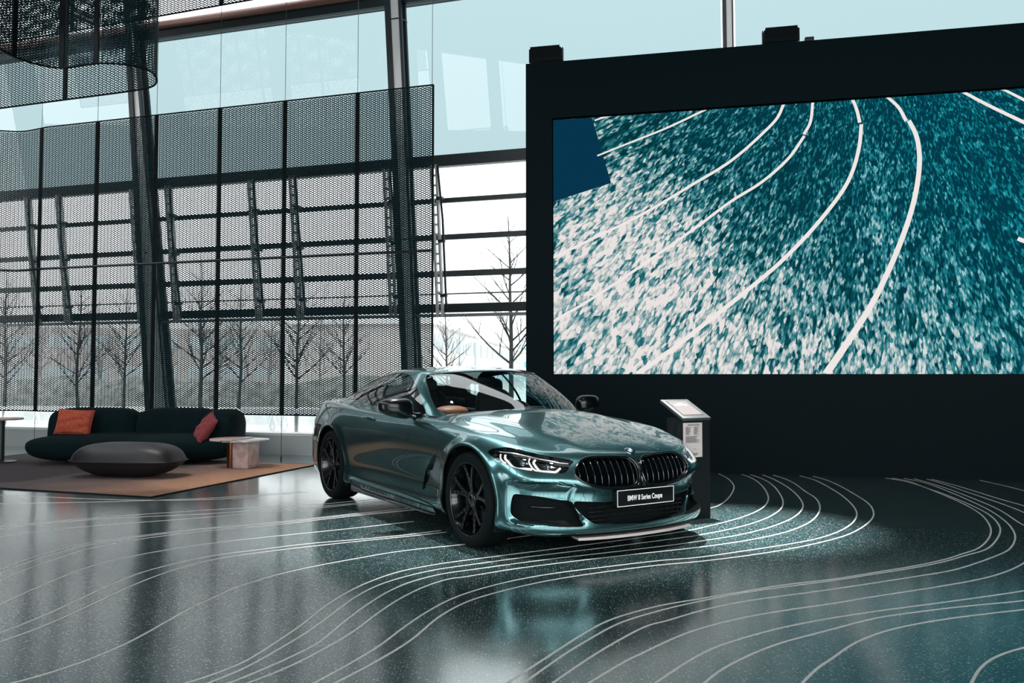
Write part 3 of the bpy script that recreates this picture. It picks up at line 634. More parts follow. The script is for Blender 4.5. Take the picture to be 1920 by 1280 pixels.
# ------------------------------------------------------------------ rug, sofa, pouf, tables
A=at_z(283,933)[:2]; Bc=at_z(592,872)[:2]; D=at_z(0,916)[:2]
d1=Bc-A; d2=(D-A)/np.linalg.norm(D-A)
print('rug',A,Bc,D, 'ang',np.degrees(np.arccos(np.dot(d1/np.linalg.norm(d1),d2))))
Lr=5.2
C4=Bc+d2*Lr; D4=A+d2*Lr
def rugmat():
    m,nt,out=new_mat('orange to slate woven rug'); L=nt.links.new; N=nt.nodes.new
    b=N('ShaderNodeBsdfPrincipled'); b.inputs['Roughness'].default_value=.95; b.inputs['Specular IOR Level'].default_value=.1; L(b.outputs[0],out.inputs[0])
    tc=N('ShaderNodeTexCoord'); sx=N('ShaderNodeSeparateXYZ'); L(tc.outputs['Object'],sx.inputs[0])
    n1=N('ShaderNodeTexNoise'); n1.inputs['Scale'].default_value=1.1; n1.inputs['Detail'].default_value=4; L(tc.outputs['Object'],n1.inputs['Vector'])
    mp=N('ShaderNodeMapping'); mp.inputs['Scale'].default_value=(4,40,1); L(tc.outputs['Object'],mp.inputs[0])
    n2=N('ShaderNodeTexNoise'); n2.inputs['Scale'].default_value=2.5; n2.inputs['Detail'].default_value=5; L(mp.outputs[0],n2.inputs['Vector'])
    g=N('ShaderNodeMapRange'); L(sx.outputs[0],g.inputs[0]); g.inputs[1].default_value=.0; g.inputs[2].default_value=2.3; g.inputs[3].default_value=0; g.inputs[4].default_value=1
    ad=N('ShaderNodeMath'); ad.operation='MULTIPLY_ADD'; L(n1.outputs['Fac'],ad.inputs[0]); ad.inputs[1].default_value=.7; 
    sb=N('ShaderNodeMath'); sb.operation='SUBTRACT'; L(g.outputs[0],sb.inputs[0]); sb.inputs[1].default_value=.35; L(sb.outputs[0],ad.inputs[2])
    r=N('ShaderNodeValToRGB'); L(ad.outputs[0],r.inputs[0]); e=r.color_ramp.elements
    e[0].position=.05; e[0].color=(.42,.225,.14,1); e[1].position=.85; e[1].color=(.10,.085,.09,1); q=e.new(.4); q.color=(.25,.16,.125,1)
    mx=N('ShaderNodeMix'); mx.data_type='RGBA'; mx.blend_type='MULTIPLY'; mx.inputs[0].default_value=.55; L(r.outputs[0],mx.inputs[6])
    r2=N('ShaderNodeValToRGB'); L(n2.outputs['Fac'],r2.inputs[0]); r2.color_ramp.elements[0].position=.35; r2.color_ramp.elements[0].color=(.4,.36,.34,1); r2.color_ramp.elements[1].position=.6; r2.color_ramp.elements[1].color=(1,1,1,1)
    L(r2.outputs[0],mx.inputs[7]); L(mx.outputs[2],b.inputs['Base Color']); 
    bp=N('ShaderNodeBump'); bp.inputs['Strength'].default_value=.4; bp.inputs['Distance'].default_value=.01; L(n2.outputs['Fac'],bp.inputs['Height']); L(bp.outputs[0],b.inputs['Normal'])
    return m
# local frame of rug: x along d2 (to the left), y along d1 (back right)
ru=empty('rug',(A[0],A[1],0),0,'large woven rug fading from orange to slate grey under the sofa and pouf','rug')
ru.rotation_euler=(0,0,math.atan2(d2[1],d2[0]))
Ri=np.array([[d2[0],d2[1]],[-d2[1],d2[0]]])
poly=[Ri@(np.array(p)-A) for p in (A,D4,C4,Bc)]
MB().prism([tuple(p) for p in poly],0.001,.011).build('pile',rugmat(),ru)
cen=sum(poly)/4
b=MB()
for i in range(4):
    p,q=poly[i],poly[(i+1)%4]; b.bar((p[0],p[1],.006),(q[0],q[1],.006),.014,.013)
b.build('bound_edge',M['mattblack'],ru)
# sofa ---------------------------------------------------------------
def superbox(sx,sy,sz,n=26,e=3.2,ex=None,pinch=0.0,flatz=None):
    """rounded cushion body: superellipsoid-like; returns V,F"""
    bm=bmesh.new(); bmesh.ops.create_cube(bm,size=2); bmesh.ops.subdivide_edges(bm,edges=bm.edges[:],cuts=n-1,use_grid_fill=True)
    V=[]
    for v in bm.verts:
        p=v.co; q=(abs(p.x)**e+abs(p.y)**e+abs(p.z)**e)**(1/e); m=max(abs(p.x),abs(p.y),abs(p.z)); k=1/q if q else 1
        V.append([p.x*k*sx,p.y*k*sy,p.z*k*sz])
    F=[[v.index for v in f.verts] for f in bm.faces]; bm.free(); return np.array(V),F
sp0=at_z(75,873); sp1=at_z(418,873)
print('sofa',sp0,sp1)
syaw=math.atan2(sp1[1]-sp0[1],sp1[0]-sp0[0])
sofa=empty('sofa',tuple((sp0+sp1)/2+np.array([0,0,.0128])),syaw,'low dark teal rounded sofa with an armrest, standing on the rug before the mesh','sofa')
Ms=Matrix.Translation(sofa.location)@Matrix.Rotation(syaw,4,'Z')
def sofa_part(name,c,s,e,fn=None,n=22,mat=None):
    V,F=superbox(*s,n=n,e=e)
    if fn is not None: V=fn(V)
    V=V+np.array(c); o=mesh(name,V,F,mat or M['sofa'],sofa,True); return o
Ls=np.linalg.norm(sp1-sp0)
def seatf(V):
    V=V.copy(); z=V[:,2]; t=(z+.2)/.4
    # bulged sides: widest at mid height, narrower base
    k=1-.16*np.clip((.0-z)/.2,0,1)**1.5
    V[:,1]*=k; V[:,0]*=1-.05*np.clip((-z)/.2,0,1); V[:,2]=np.where(z>0,z*.9,z)
    return V
sofa_part('seat_cushion',(-.12,.45,.215),(1.49,.56,.205),3.6,seatf)
def backf(V):
    V=V.copy(); V[:,1]+= V[:,2]*.12; return V
sofa_part('backrest',(-.95,.88,.44),(.66,.20,.315),4.2,backf)
sofa_part('backrest',(.29,.88,.44),(.60,.20,.312),4.2,backf)
def armf(V):
    V=V.copy(); V[:,0]+=np.clip(V[:,2],-1,1)*.10; V[:,1]*=1-.1*np.clip(V[:,2]/.3,0,1); return V
sofa_part('armrest',(1.03,.62,.40),(.28,.42,.345),3.0,armf)
# cushions
def pillow(name,loc,rot,w,h,t,mat,label,seed):
    n=22; rr=np.random.default_rng(seed); ph=rr.uniform(0,6,8); V=[];F=[]
    for side in (1,-1):
        for i in range(n+1):
            for j in range(n+1):
                u=i/n*2-1; v=j/n*2-1
                pu=u*(1-.06*(1-abs(v))**1.0*abs(u)); 
                edge=(1-abs(u)**2.6)*(1-abs(v)**2.6)
                z=t/2*max(edge,0)**.45*side
                wr=.010*math.sin(5*u+3*v+ph[0])+.008*math.sin(9*v-4*u+ph[1])+.006*math.sin(14*(u*v)+ph[2])
                x=u*w/2*(1-.05*(1-v*v)); y=v*h/2*(1-.07*(1-u*u))
                V.append((x,y,z+wr*max(edge,0)*side*1.3))
    m=(n+1)**2
    for s in(0,1):
        for i in range(n):
            for j in range(n):
                a=s*m+i*(n+1)+j; f=(a,a+n+1,a+n+2,a+1); F.append(f if s==0 else f[::-1])
    r=empty(name,loc,0,label,'cushion'); r.rotation_euler=rot
    o=mesh('cover',V,F,mat,r,True)
    bm=bmesh.new(); bm.from_mesh(o.data); bmesh.ops.remove_doubles(bm,verts=bm.verts,dist=.0008); bm.to_mesh(o.data); bm.free()
    # piping
    pts=[(s*w/2*(1-.05*(1-v*v)) if k in(0,2) else s*w/2,0,0) for k in() for s in() for v in()]
    ring=[]
    for k in range(4*n):
        q=k/n; 
        if q<1: u,v=-1+2*q,-1
        elif q<2: u,v=1,-1+2*(q-1)
        elif q<3: u,v=1-2*(q-2),1
        else: u,v=-1,1-2*(q-3)
        ring.append((u*w/2*(1-.05*(1-v*v)),v*h/2*(1-.07*(1-u*u)),0))
    ring.append(ring[0]); MB().tube(ring,.005,6,cap=False).build('piping',mat,r,smooth=True)
    return r
def sofapt(u,v,dep):   # point at given depth offset plane in sofa frame
    Ri=Ms.to_3x3(); p0=Ms@Vector((0,dep,0)); n=Ri@Vector((0,1,0)); return on_plane(u,v,tuple(p0),tuple(n))
p=sofapt(139.5,791,.49)
pillow('cushion',tuple(p),(math.radians(74),math.radians(3),syaw),.52,.37,.17,M['orange'],'rust orange rectangular cushion leaning on the left of the sofa back',5)
p=sofapt(385,803,.16)
zc_=Vector((-.66,-.52,.54)).normalized(); yc_=Vector((.62,.10,.78)); yc_=(yc_-zc_*yc_.dot(zc_)).normalized(); xc_=yc_.cross(zc_); er=Matrix((xc_,yc_,zc_)).transposed().to_euler()
pillow('cushion',tuple(p),tuple(er),.44,.44,.15,M['darkred'],'dark red cushion leaning against the sofa armrest at the right',9)
# pouf ---------------------------------------------------------------
pb=at_z(248,896); 
pf=empty('pouf',(pb[0]-.09,pb[1]+.10,.0128),math.radians(-8),'charcoal leather pouf with pinched seam lying on the rug in front of the sofa','pouf')
V,F=superbox(.69,.33,.212,n=30,e=3.4)
z=V[:,2]/.205; t=np.clip(1-np.abs(z),0,1)
k=1-.0*z; sc_=.80+.20*(t**.9)
V[:,0]*=np.where(z>=0,.90+.10*t**1.3,.74+.26*t**1.1); V[:,1]*=np.where(z>=0,.86+.14*t**1.3,.70+.30*t**1.1)
V[:,2]=np.where(z>=0,V[:,2]*1.02,V[:,2]*.93)+.19
V[:,2]-=V[:,2].min()
mesh('cover',V,F,M['pouf'],pf,True)
zs=V[:,2]; rim=[]; zr=float(np.median(V[np.argsort(-np.abs(V[:,0]))[:20],2]))
for k in range(80):
    a=2*PI*k/80; c,s=math.cos(a),math.sin(a); q=(abs(c)**3.4+abs(s)**3.4)**(-1/3.4); rim.append((c*q*.703,s*q*.333,zr))
rim.append(rim[0]); MB().tube(rim,.006,6,cap=False).build('seam_piping',M['pouf'],pf,smooth=True)
# side table ---------------------------------------------------------
marble=pmat('pink marble',(.42,.30,.28),.3,noise=(9,.35)); green=pmat('grey green marble',(.34,.36,.33),.3,noise=(12,.4)); copper=pmat('brown bronze',(.18,.07,.04),.25,.9)
q=at_z(455,880); st=empty('side_table',(q[0]-.09,q[1]+.16,.0128),math.radians(-14),'low side table with two offset marble discs on a square base beside the sofa','side table')
zt_=.375
b=MB(); n=40
def halfdisc(b,r,x0,y0,a0,a1,z0,z1):
    pts=[(x0+r*math.cos(a),y0+r*math.sin(a)) for a in np.linspace(a0,a1,n)]; b.prism(pts,z0,z1)
bb=MB(); halfdisc(bb,.31,.08,0,-PI/2,PI/2*1.0,zt_-.022,zt_); bb.prism([(-.08,-.31),(.08,-.31),(.08,.31),(-.08,.31)],zt_-.022,zt_); bb.build('right_top',green,st,bevel=.004)
bb=MB(); halfdisc(bb,.30,-.09,-.03,PI/2,PI*1.5,zt_-.012,zt_+.012); bb.prism([(-.092,-.33),(.05,-.33),(.05,.27),(-.092,.27)],zt_+.001,zt_+.012); bb.build('left_top',marble,st,bevel=.004)
MB().box((.09,0,(zt_-.022)/2),(.23,.28,zt_-.022)).build('right_base',marble,st,bevel=.006)
bb=MB()
for k in range(5): bb.tube([(-.055-.035*(k%2)+.0,-.125+.06*k,0),(-.055-.035*(k%2),-.125+.06*k,zt_-.022)],.035,12)
bb.box((-.075,0,(zt_-.022)/2),(.10,.24,zt_-.022)); bb.build('left_base',copper,st)
# table at the left frame edge
q=at_z(2,870); lt=empty('bistro_table',(q[0]-.1,q[1]+.15,.0128),0,'small round table cut off by the left edge of the photo','side table')
MB().lathe([(.0,.60),(.27,.60),(.28,.612),(.27,.625),(0,.625)],40).build('top',marble,lt,smooth=True,auto=30)
MB().lathe([(.045,.0),(.045,.6)],20,c=(0.0,0,0)).build('stem',M['steeldark'],lt,smooth=True,auto=30); MB().lathe([(0,0),(.2,0),(.2,.012),(.05,.03),(.04,.05)],30).build('base',M['steeldark'],lt)
# ------------------------------------------------------------------ information stand
th=math.radians(29); q=at_z(1332.5,970.5); fd=np.array([math.cos(th),math.sin(th),0]); bd=np.array([-math.sin(th),math.cos(th),0])
wS=.30
stc=q-fd*wS
stn=empty('information_stand',tuple(stc),th,'black floor stand with slanted info screen and paper sheet right of the car','stand')
b=MB().box((wS/2,.06,.435),(wS,.12,.87)); b.build('body',M['mattblack'],stn,bevel=.003)
MB().box((wS/2-.02,.165,.435),(wS-.03,.10,.87)).build('rear_body',M['mattblack'],stn,bevel=.003)
# slanted slab
h0=.877; h1=1.03; dd=.31; sl_=math.atan2(h1-h0,dd)
Rs=Matrix.Rotation(sl_,3,'X'); ln=math.hypot(dd,h1-h0)
cS=Vector((wS/2,dd/2-.005,(h0+h1)/2-.012))
MB().box(cS,(wS+.012,ln,.026),Rs).build('desk_top',M['slab'],stn,bevel=.003)
MB().box(cS+Rs@Vector((-.008,0,-.022)),(wS-.03,ln-.02,.02),Rs).build('desk_underside',M['mattblack'],stn)
b=MB().prism([(0.03,.02),(wS-.03,.02),(wS-.03,.17),(.03,.17)],.80,.875); b.build('neck',M['mattblack'],stn)
scn=MB().box(cS+Rs@Vector((-.005,.01,.0145)),(wS*.72,ln*.72,.003),Rs).build('display',M['screenglass'],stn)
MB().box(cS+Rs@Vector((-.005,.01,.0137)),(wS*.76,ln*.77,.003),Rs).build('display_frame',M['black'],stn)
# small car picture on the display (grey silhouette)
pts=[(-.5,-.05),(-.48,.08),(-.30,.13),(-.14,.30),(.12,.31),(.30,.14),(.47,.08),(.5,-.06),(.36,-.10),(.3,-.18),(.2,-.1),(-.2,-.1),(-.3,-.18),(-.38,-.1)]
b=MB(); V=[cS+Rs@Vector((x*.15-.005,y*.13+.06,.0166)) for x,y in pts]; b.add(V,[tuple(range(len(V)))]); b.build('display_picture',pmat('picture grey',(.10,.14,.14),.5),scn,fix=False)
def stp(u,v): 
    p=on_plane(u,v,tuple(stc),tuple(bd)); return float(np.dot(p-stc,fd)),float(p[2])
x0,z1=stp(1280.5,793); x1,z0=stp(1316.5,856)
pp=MB().box(((x0+x1)/2,-.002,(z0+z1)/2),(x1-x0,.003,z1-z0)).build('paper_sheet',M['paper'],stn)
b=MB(); Wp,Hp=x1-x0,z1-z0
rr=random.Random(2)
def tl(b,fx0,fx1,fz): b.box((x0+Wp*(fx0+fx1)/2,-.0045,z1-Hp*fz),(Wp*(fx1-fx0),.0012,Hp*.008))
for k in range(3): tl(b,.22,.86,.045+k*.014)
for k in range(13): tl(b,.12,.12+rr.uniform(.15,.3),.12+k*.018); tl(b,.55,.55+rr.uniform(.15,.32),.12+k*.018)
for k in range(12): tl(b,.12,.5+rr.uniform(.1,.38),.39+k*.016)
for k in range(5): tl(b,.12,.4+rr.uniform(.1,.4),.88+k*.018)
b.box((x0+Wp*.6,-.0045,z1-Hp*.765),(Wp*.12,.0014,Hp*.014))
b.build('printed_lines',M['ink'],pp,fix=False)
# ================================================================== the car
CX,CY,CYAW=-.2998,7.758,-1.0063
car=empty('car',(CX,CY,0),CYAW,'glossy teal two-door coupe with black wheels parked on the dark floor','car')
Mc=np.array([[math.cos(CYAW),-math.sin(CYAW),0],[math.sin(CYAW),math.cos(CYAW),0],[0,0,1.]])
def c2w(P): return np.atleast_2d(P)@Mc.T+np.array([CX,CY,0])
def pchip(x,y,xq):
    x=np.array(x,float);y=np.array(y,float);h=np.diff(x);d=np.diff(y)/h;m=np.zeros(len(x))
    for i in range(1,len(x)-1):
        if d[i-1]*d[i]>0:
            w1=2*h[i]+h[i-1];w2=h[i]+2*h[i-1];m[i]=(w1+w2)/(w1/d[i-1]+w2/d[i])
    m[0]=d[0];m[-1]=d[-1]
    xq=np.clip(xq,x[0],x[-1]);i=np.clip(np.searchsorted(x,xq)-1,0,len(x)-2);t=(xq-x[i])/h[i]
    return (2*t**3-3*t**2+1)*y[i]+(t**3-2*t**2+t)*h[i]*m[i]+(-2*t**3+3*t**2)*y[i+1]+(t**3-t**2)*h[i]*m[i+1]
def bspline_rows(P,M_,g0,g1):
    """P (n,k,3) control rows along axis0 -> dense; g0,g1 ghost rows"""
    Q=np.concatenate([g0[None],P,g1[None]]); n=len(P); out=[]
    for i in range(n-1):
        for k in range(M_):
            t=k/M_; b=[(1-t)**3/6,(3*t**3-6*t**2+4)/6,(-3*t**3+3*t**2+3*t+1)/6,t**3/6]
            out.append(sum(b[j]*Q[i+j] for j in range(4)))
    out.append((Q[-3]+4*Q[-2]+Q[-1])/6); return np.array(out)
class Surf:
    """dense surface of the right half (y<0): P[u,v]"""
    def __init__(s,ctrl,mu,mv,top_mirror=True):
        mir=np.array([1,-1,1.])
        g0=ctrl[1]*mir; g1=ctrl[-2]*mir
        A=bspline_rows(ctrl,mu,g0,g1)                    # along u
        B=A.transpose(1,0,2)
        gb=2*B[0]-B[1]; gt=B[-2]*mir if top_mirror else 2*B[-1]-B[-2]
        B=bspline_rows(B,mv,gb,gt); s.P=B.transpose(1,0,2); s.mu,s.mv=mu,mv
        s.nu,s.nv=s.P.shape[:2]
        s.prep()
    def prep(s):
        s.px=project(c2w(s.P.reshape(-1,3))).reshape(s.nu,s.nv,3)
        s.du=np.linalg.norm(np.diff(s.P,axis=0),axis=2); s.dv=np.linalg.norm(np.diff(s.P,axis=1),axis=2)
    def pick(s,u,v):
        a=s.px[:-1,:-1];b=s.px[1:,:-1];c=s.px[1:,1:];d=s.px[:-1,1:]; best=None
        p=np.array([u,v])
        for (A,B,C,uvs) in ((a,b,c,((0,0),(1,0),(1,1))),(a,c,d,((0,0),(1,1),(0,1)))):
            A2,B2,C2=A[...,:2],B[...,:2],C[...,:2]
            den=(B2[...,0]-A2[...,0])*(C2[...,1]-A2[...,1])-(C2[...,0]-A2[...,0])*(B2[...,1]-A2[...,1])
            den=np.where(np.abs(den)<1e-9,1e-9,den)
            w1=((p[0]-A2[...,0])*(C2[...,1]-A2[...,1])-(C2[...,0]-A2[...,0])*(p[1]-A2[...,1]))/den
            w2=((B2[...,0]-A2[...,0])*(p[1]-A2[...,1])-(p[0]-A2[...,0])*(B2[...,1]-A2[...,1]))/den
            ok=(w1>=-1e-6)&(w2>=-1e-6)&(w1+w2<=1+1e-6)
            for i,j in np.argwhere(ok):
                dep=A[i,j,2]
                if best is None or dep<best[0]:
                    W=(1-w1[i,j]-w2[i,j],w1[i,j],w2[i,j])
                    best=(dep,i+sum(W[k]*uvs[k][0] for k in range(3)),j+sum(W[k]*uvs[k][1] for k in range(3)))
        if best is None:   # nearest projected grid point
            dd=np.hypot(s.px[...,0]-u,s.px[...,1]-v); i,j=np.unravel_index(np.argmin(dd+ (s.px[...,2]-s.px[...,2].min())*1.0),dd.shape)
            print('   pick miss',u,v,round(float(dd[i,j]),1)); return np.array([i,j],float)
        return np.array(best[1:])
    def near(s,p):    # nearest grid uv to a 3D point
        d=np.linalg.norm(s.P-np.array(p),axis=2); i,j=np.unravel_index(np.argmin(d),d.shape); return np.array([i,j],float)
    def at(s,uv):
        u=min(max(uv[0],0),s.nu-1.001); v=min(max(uv[1],0),s.nv-1.001); i,j=int(u),int(v); a,b=u-i,v-j; P=s.P
        return P[i,j]*(1-a)*(1-b)+P[i+1,j]*a*(1-b)+P[i,j+1]*(1-a)*b+P[i+1,j+1]*a*b
    def nrm(s,uv):
        u=min(max(uv[0],1),s.nu-2.001); v=min(max(uv[1],1),s.nv-2.001)
        a=s.at((u+1,v))-s.at((u-1,v)); b=s.at((u,v+1))-s.at((u,v-1)); n=np.cross(a,b); n/=np.linalg.norm(n)+1e-12
        return n
    def scale_at(s,uv):
        i=int(min(max(uv[0],0),s.nu-2)); j=int(min(max(uv[1],0),s.nv-2)); return s.du[i,j],s.dv[i,j]
def poly_sdf(Q,poly):
    """negative inside; Q (n,2)"""
    P=np.array(poly); n=len(P); d=np.full(len(Q),1e9); ins=np.zeros(len(Q),bool)
    for i in range(n):
        a=P[i];b=P[(i+1)%n];e=b-a; w=Q-a; t=np.clip((w@e)/(e@e+1e-12),0,1); d=np.minimum(d,np.linalg.norm(w-t[:,None]*e,axis=1))
        c=((a[1]<=Q[:,1])&(b[1]>Q[:,1]))|((b[1]<=Q[:,1])&(a[1]>Q[:,1]))
        xi=a[0]+(Q[:,1]-a[1])/(b[1]-a[1]+1e-12)*(b[0]-a[0]); ins^=c&(Q[:,0]<xi)
    return np.where(ins,-d,d)
def line_dist(Q,pts):
    P=np.array(pts); d=np.full(len(Q),1e9)
    for a,b in zip(P[:-1],P[1:]):
        e=b-a;w=Q-a;t=np.clip((w@e)/(e@e+1e-12),0,1); d=np.minimum(d,np.linalg.norm(w-t[:,None]*e,axis=1))
    return d
class Patch:
    """polygons with per-vertex position, uv and normal; splittable by a scalar field"""
    def __init__(s,V,UV,N,F): s.V,s.UV,s.N,s.F=V,UV,N,F
    @staticmethod
    def from_surf(S):
        P=S.P; gu=np.gradient(P,axis=0); gv=np.gradient(P,axis=1)
        # symmetric ends
        n=np.cross(gu,gv); n/=np.linalg.norm(n,axis=2)[...,None]+1e-12
        idx=np.arange(S.nu*S.nv).reshape(S.nu,S.nv)
        F=np.stack([idx[:-1,:-1].ravel(),idx[1:,:-1].ravel(),idx[1:,1:].ravel(),idx[:-1,1:].ravel()],1)
        UV=np.stack(np.meshgrid(np.arange(S.nu),np.arange(S.nv),indexing='ij'),-1).reshape(-1,2).astype(float)
        return Patch(P.reshape(-1,3),UV,n.reshape(-1,3),[tuple(f) for f in F.tolist()])
    def split(s,d):
        """returns (inside d<0, outside)"""
        d=np.where(np.abs(d)<1e-7,1e-7,d); neg=d<0; nl=neg.tolist(); dl=d
        newV=[];newUV=[];newN=[];cache={};n0=len(s.V); fi=[];fo=[]
        def mid(a,b):
            k=(a,b) if a<b else (b,a)
            if k in cache: return cache[k]
            t=dl[k[0]]/(dl[k[0]]-dl[k[1]])
            newV.append(s.V[k[0]]*(1-t)+s.V[k[1]]*t);newUV.append(s.UV[k[0]]*(1-t)+s.UV[k[1]]*t);newN.append(s.N[k[0]]*(1-t)+s.N[k[1]]*t)
            cache[k]=n0+len(newV)-1; return cache[k]
        for f in s.F:
            c=[nl[i] for i in f]
            if all(c): fi.append(f);continue
            if not any(c): fo.append(f);continue
            A=[];B=[]
            for i in range(len(f)):
                a=f[i];b=f[(i+1)%len(f)]
                (A if nl[a] else B).append(a)
                if nl[a]!=nl[b]: m=mid(a,b);A.append(m);B.append(m)
            if len(A)>2: fi.append(tuple(A))
            if len(B)>2: fo.append(tuple(B))
        if newV: V=np.concatenate([s.V,newV]);UV=np.concatenate([s.UV,newUV]);N=np.concatenate([s.N,newN])
        else: V,UV,N=s.V,s.UV,s.N
        return Patch(V,UV,N,fi).compact(),Patch(V,UV,N,fo).compact()
    def compact(s):
        used=sorted({i for f in s.F for i in f}); mp={k:i for i,k in enumerate(used)}; u=np.array(used,dtype=int)
        return Patch(s.V[u] if len(u) else s.V[:0],s.UV[u] if len(u) else s.UV[:0],s.N[u] if len(u) else s.N[:0],[tuple(mp[i] for i in f) for f in s.F])
    def boundary(s):
        cnt={}
        for f in s.F:
            for i in range(len(f)):
                a,b=f[i],f[(i+1)%len(f)]; k=(a,b) if a<b else (b,a); cnt.setdefault(k,[]).append((a,b))
        return [v[0] for v in cnt.values() if len(v)==1]
def halves(V,F,mi=None,both=True):
    """mirror right half to left half and weld on the centre line"""
    V=np.array(V,float); 
    if not both: return V,F,mi
    n=len(V); V2=V*np.array([1,-1,1]); mp=np.arange(n)+n; on=np.abs(V[:,1])<1e-5; mp[on]=np.arange(n)[on]
    F2=[tuple(int(mp[i]) for i in f[::-1]) for f in F]; W=np.concatenate([V,V2]); return W,list(F)+F2,(None if mi is None else list(mi)+list(mi))
def patch_obj(name,parts,mats,parent=car,both=True,label=None,side=None):
    """parts: list of (V,F,matidx); side='L' gives the mirrored half only"""
    V=[];F=[];mi=[]
    for v,f,m in parts:
        n=len(V); V+=list(v); F+=[tuple(i+n for i in q) for q in f]; mi+=[m]*len(f)
    V=np.array(V)
    if side=='L': V=V*np.array([1,-1,1]); F=[q[::-1] for q in F]
    elif side is None: V,F,mi=halves(V,F,mi)
    o=mesh(name,V,F,mats,parent,True,mi,label)
    # remove unused verts, weld
    bm=bmesh.new(); bm.from_mesh(o.data); bmesh.ops.delete(bm,geom=[v for v in bm.verts if not v.link_faces],context='VERTS'); bmesh.ops.remove_doubles(bm,verts=bm.verts,dist=2e-5); bm.to_mesh(o.data); bm.free()
    o.data.set_sharp_from_angle(angle=math.radians(38)); return o
def wall_from(patch,vec,edge_filter=None,fn=None):
    """strip of faces from the patch boundary displaced along vec (or fn(V,N))"""
    E_=[e for e in patch.boundary()]; 
    if edge_filter is not None: E_=[e for e in E_ if not edge_filter(patch,e)]
    ids=sorted({i for e in E_ for i in e}); mp={k:i for i,k in enumerate(ids)}; ids=np.array(ids,int)
    A=patch.V[ids]; B=A+(vec if fn is None else fn(A,patch.N[ids])); n=len(ids)
    return np.concatenate([A,B]),[(mp[a],mp[b],mp[b]+n,mp[a]+n) for a,b in E_]
def cl_edge(p,e): return abs(p.V[e[0]][1])<1e-4 and abs(p.V[e[1]][1])<1e-4
# ---- plan outline of the lower body (right side written with y>0, flipped later)
out=[(-2.55,0),(-2.545,.2),(-2.53,.4),(-2.48,.62),(-2.36,.79),(-2.1,.885),(-1.75,.935),(-1.4,.950),(-1.0,.938),(-.6,.925),(0,.920),(.6,.922),(1.0,.934),(1.4,.945),(1.62,.937),(1.80,.912),(1.93,.868),(2.04,.795),(2.12,.70),(2.185,.57),(2.235,.42),(2.27,.22),(2.28,0)]
OC=cr(out,24,ghost0=(-2.545,-.2),ghost1=(2.27,-.22)); sl=np.r_[0,np.cumsum(np.linalg.norm(np.diff(OC,axis=0),axis=1))]; LT=sl[-1]
def s_at(x,y): return float(sl[np.argmin((OC[:,0]-x)**2+(OC[:,1]-y)**2)])
keys=[s_at(*p) for p in ((-2.55,0),(-2.36,.79),(-1.4,.95),(-.7,.927),(0,.92),(.7,.924),(1.4,.945),(1.8,.912),(2.04,.795),(2.16,.62),(2.235,.42),(2.27,.22),(2.28,0))]
Zt=[ # z rows
(.21,.20,.19,.185,.185,.185,.19,.19,.165,.16,.16,.16,.16),
(.20,.18,.17,.165,.165,.165,.17,.165,.150,.145,.145,.145,.145),
(.28,.25,.22,.215,.215,.215,.22,.21,.195,.19,.19,.19,.19),
(.38,.34,.30,.285,.285,.285,.30,.28,.25,.245,.245,.24,.24),
(.46,.43,.39,.355,.355,.355,.38,.35,.33,.33,.325,.32,.32),
(.54,.52,.48,.44,.44,.44,.46,.43,.41,.41,.395,.385,.38),
(.62,.61,.58,.53,.53,.53,.54,.50,.475,.47,.45,.44,.43),
(.69,.69,.66,.62,.615,.61,.61,.555,.525,.52,.495,.48,.475),
(.75,.76,.74,.70,.69,.685,.67,.61,.565,.56,.54,.525,.52),
(.82,.83,.81,.77,.755,.75,.72,.66,.62,.61,.59,.575,.57),
(.885,.89,.87,.83,.81,.80,.765,.705,.66,.65,.635,.625,.62),
(.93,.935,.915,.875,.86,.85,.80,.735,.695,.685,.675,.668,.665),
(.96,.965,.945,.91,.895,.885,.825,.762,.722,.712,.702,.698,.695)]
Dt=[
(.30,.30,.30,.30,.30,.30,.30,.30,.25,.25,.25,.25,.25),
(.06,.06,.05,.05,.045,.045,.05,.045,.035,.03,.03,.03,.03),
(.02,.02,.02,.012,.008,.008,.02,.015,.0,.0,.0,.0,.0),
(.0,.0,.01,.006,.0,.0,.012,.005,.0,.0,.0,.0,.0),
(.0,.0,.01,.034,.038,.036,.012,.01,.025,.022,.012,.008,.008),
(.0,.0,.004,.028,.036,.034,.008,.008,.035,.032,.015,.010,.010),
(.0,.0,.0,.014,.022,.020,.0,.006,.036,.034,.014,.008,.008),
(.02,.01,.0,.004,.008,.006,.0,.002,.0,.0,.0,.004,.004),
(.05,.03,.002,.0,.0,.0,.0,.010,.012,.012,.010,.010,.010),
(.09,.06,.012,.004,.0,.002,.008,.028,.036,.034,.030,.028,.028),
(.07,.08,.030,.014,.012,.014,.026,.055,.066,.06,.052,.048,.048),
(.03,.10,.055,.034,.034,.036,.050,.090,.10,.095,.082,.078,.078),
(.05,.13,.095,.07,.075,.078,.085,.135,.145,.14,.125,.115,.115)]
zc_x=[-2.6,-2.3,-1.9,-1.4,-.7,0,.45,.72,.9,1.15,1.4,1.7,1.95,2.08,2.16,2.2]
zc_z=[.985,1.01,1.02,.99,.93,.93,.945,.965,.957,.925,.885,.832,.778,.744,.712,.69]
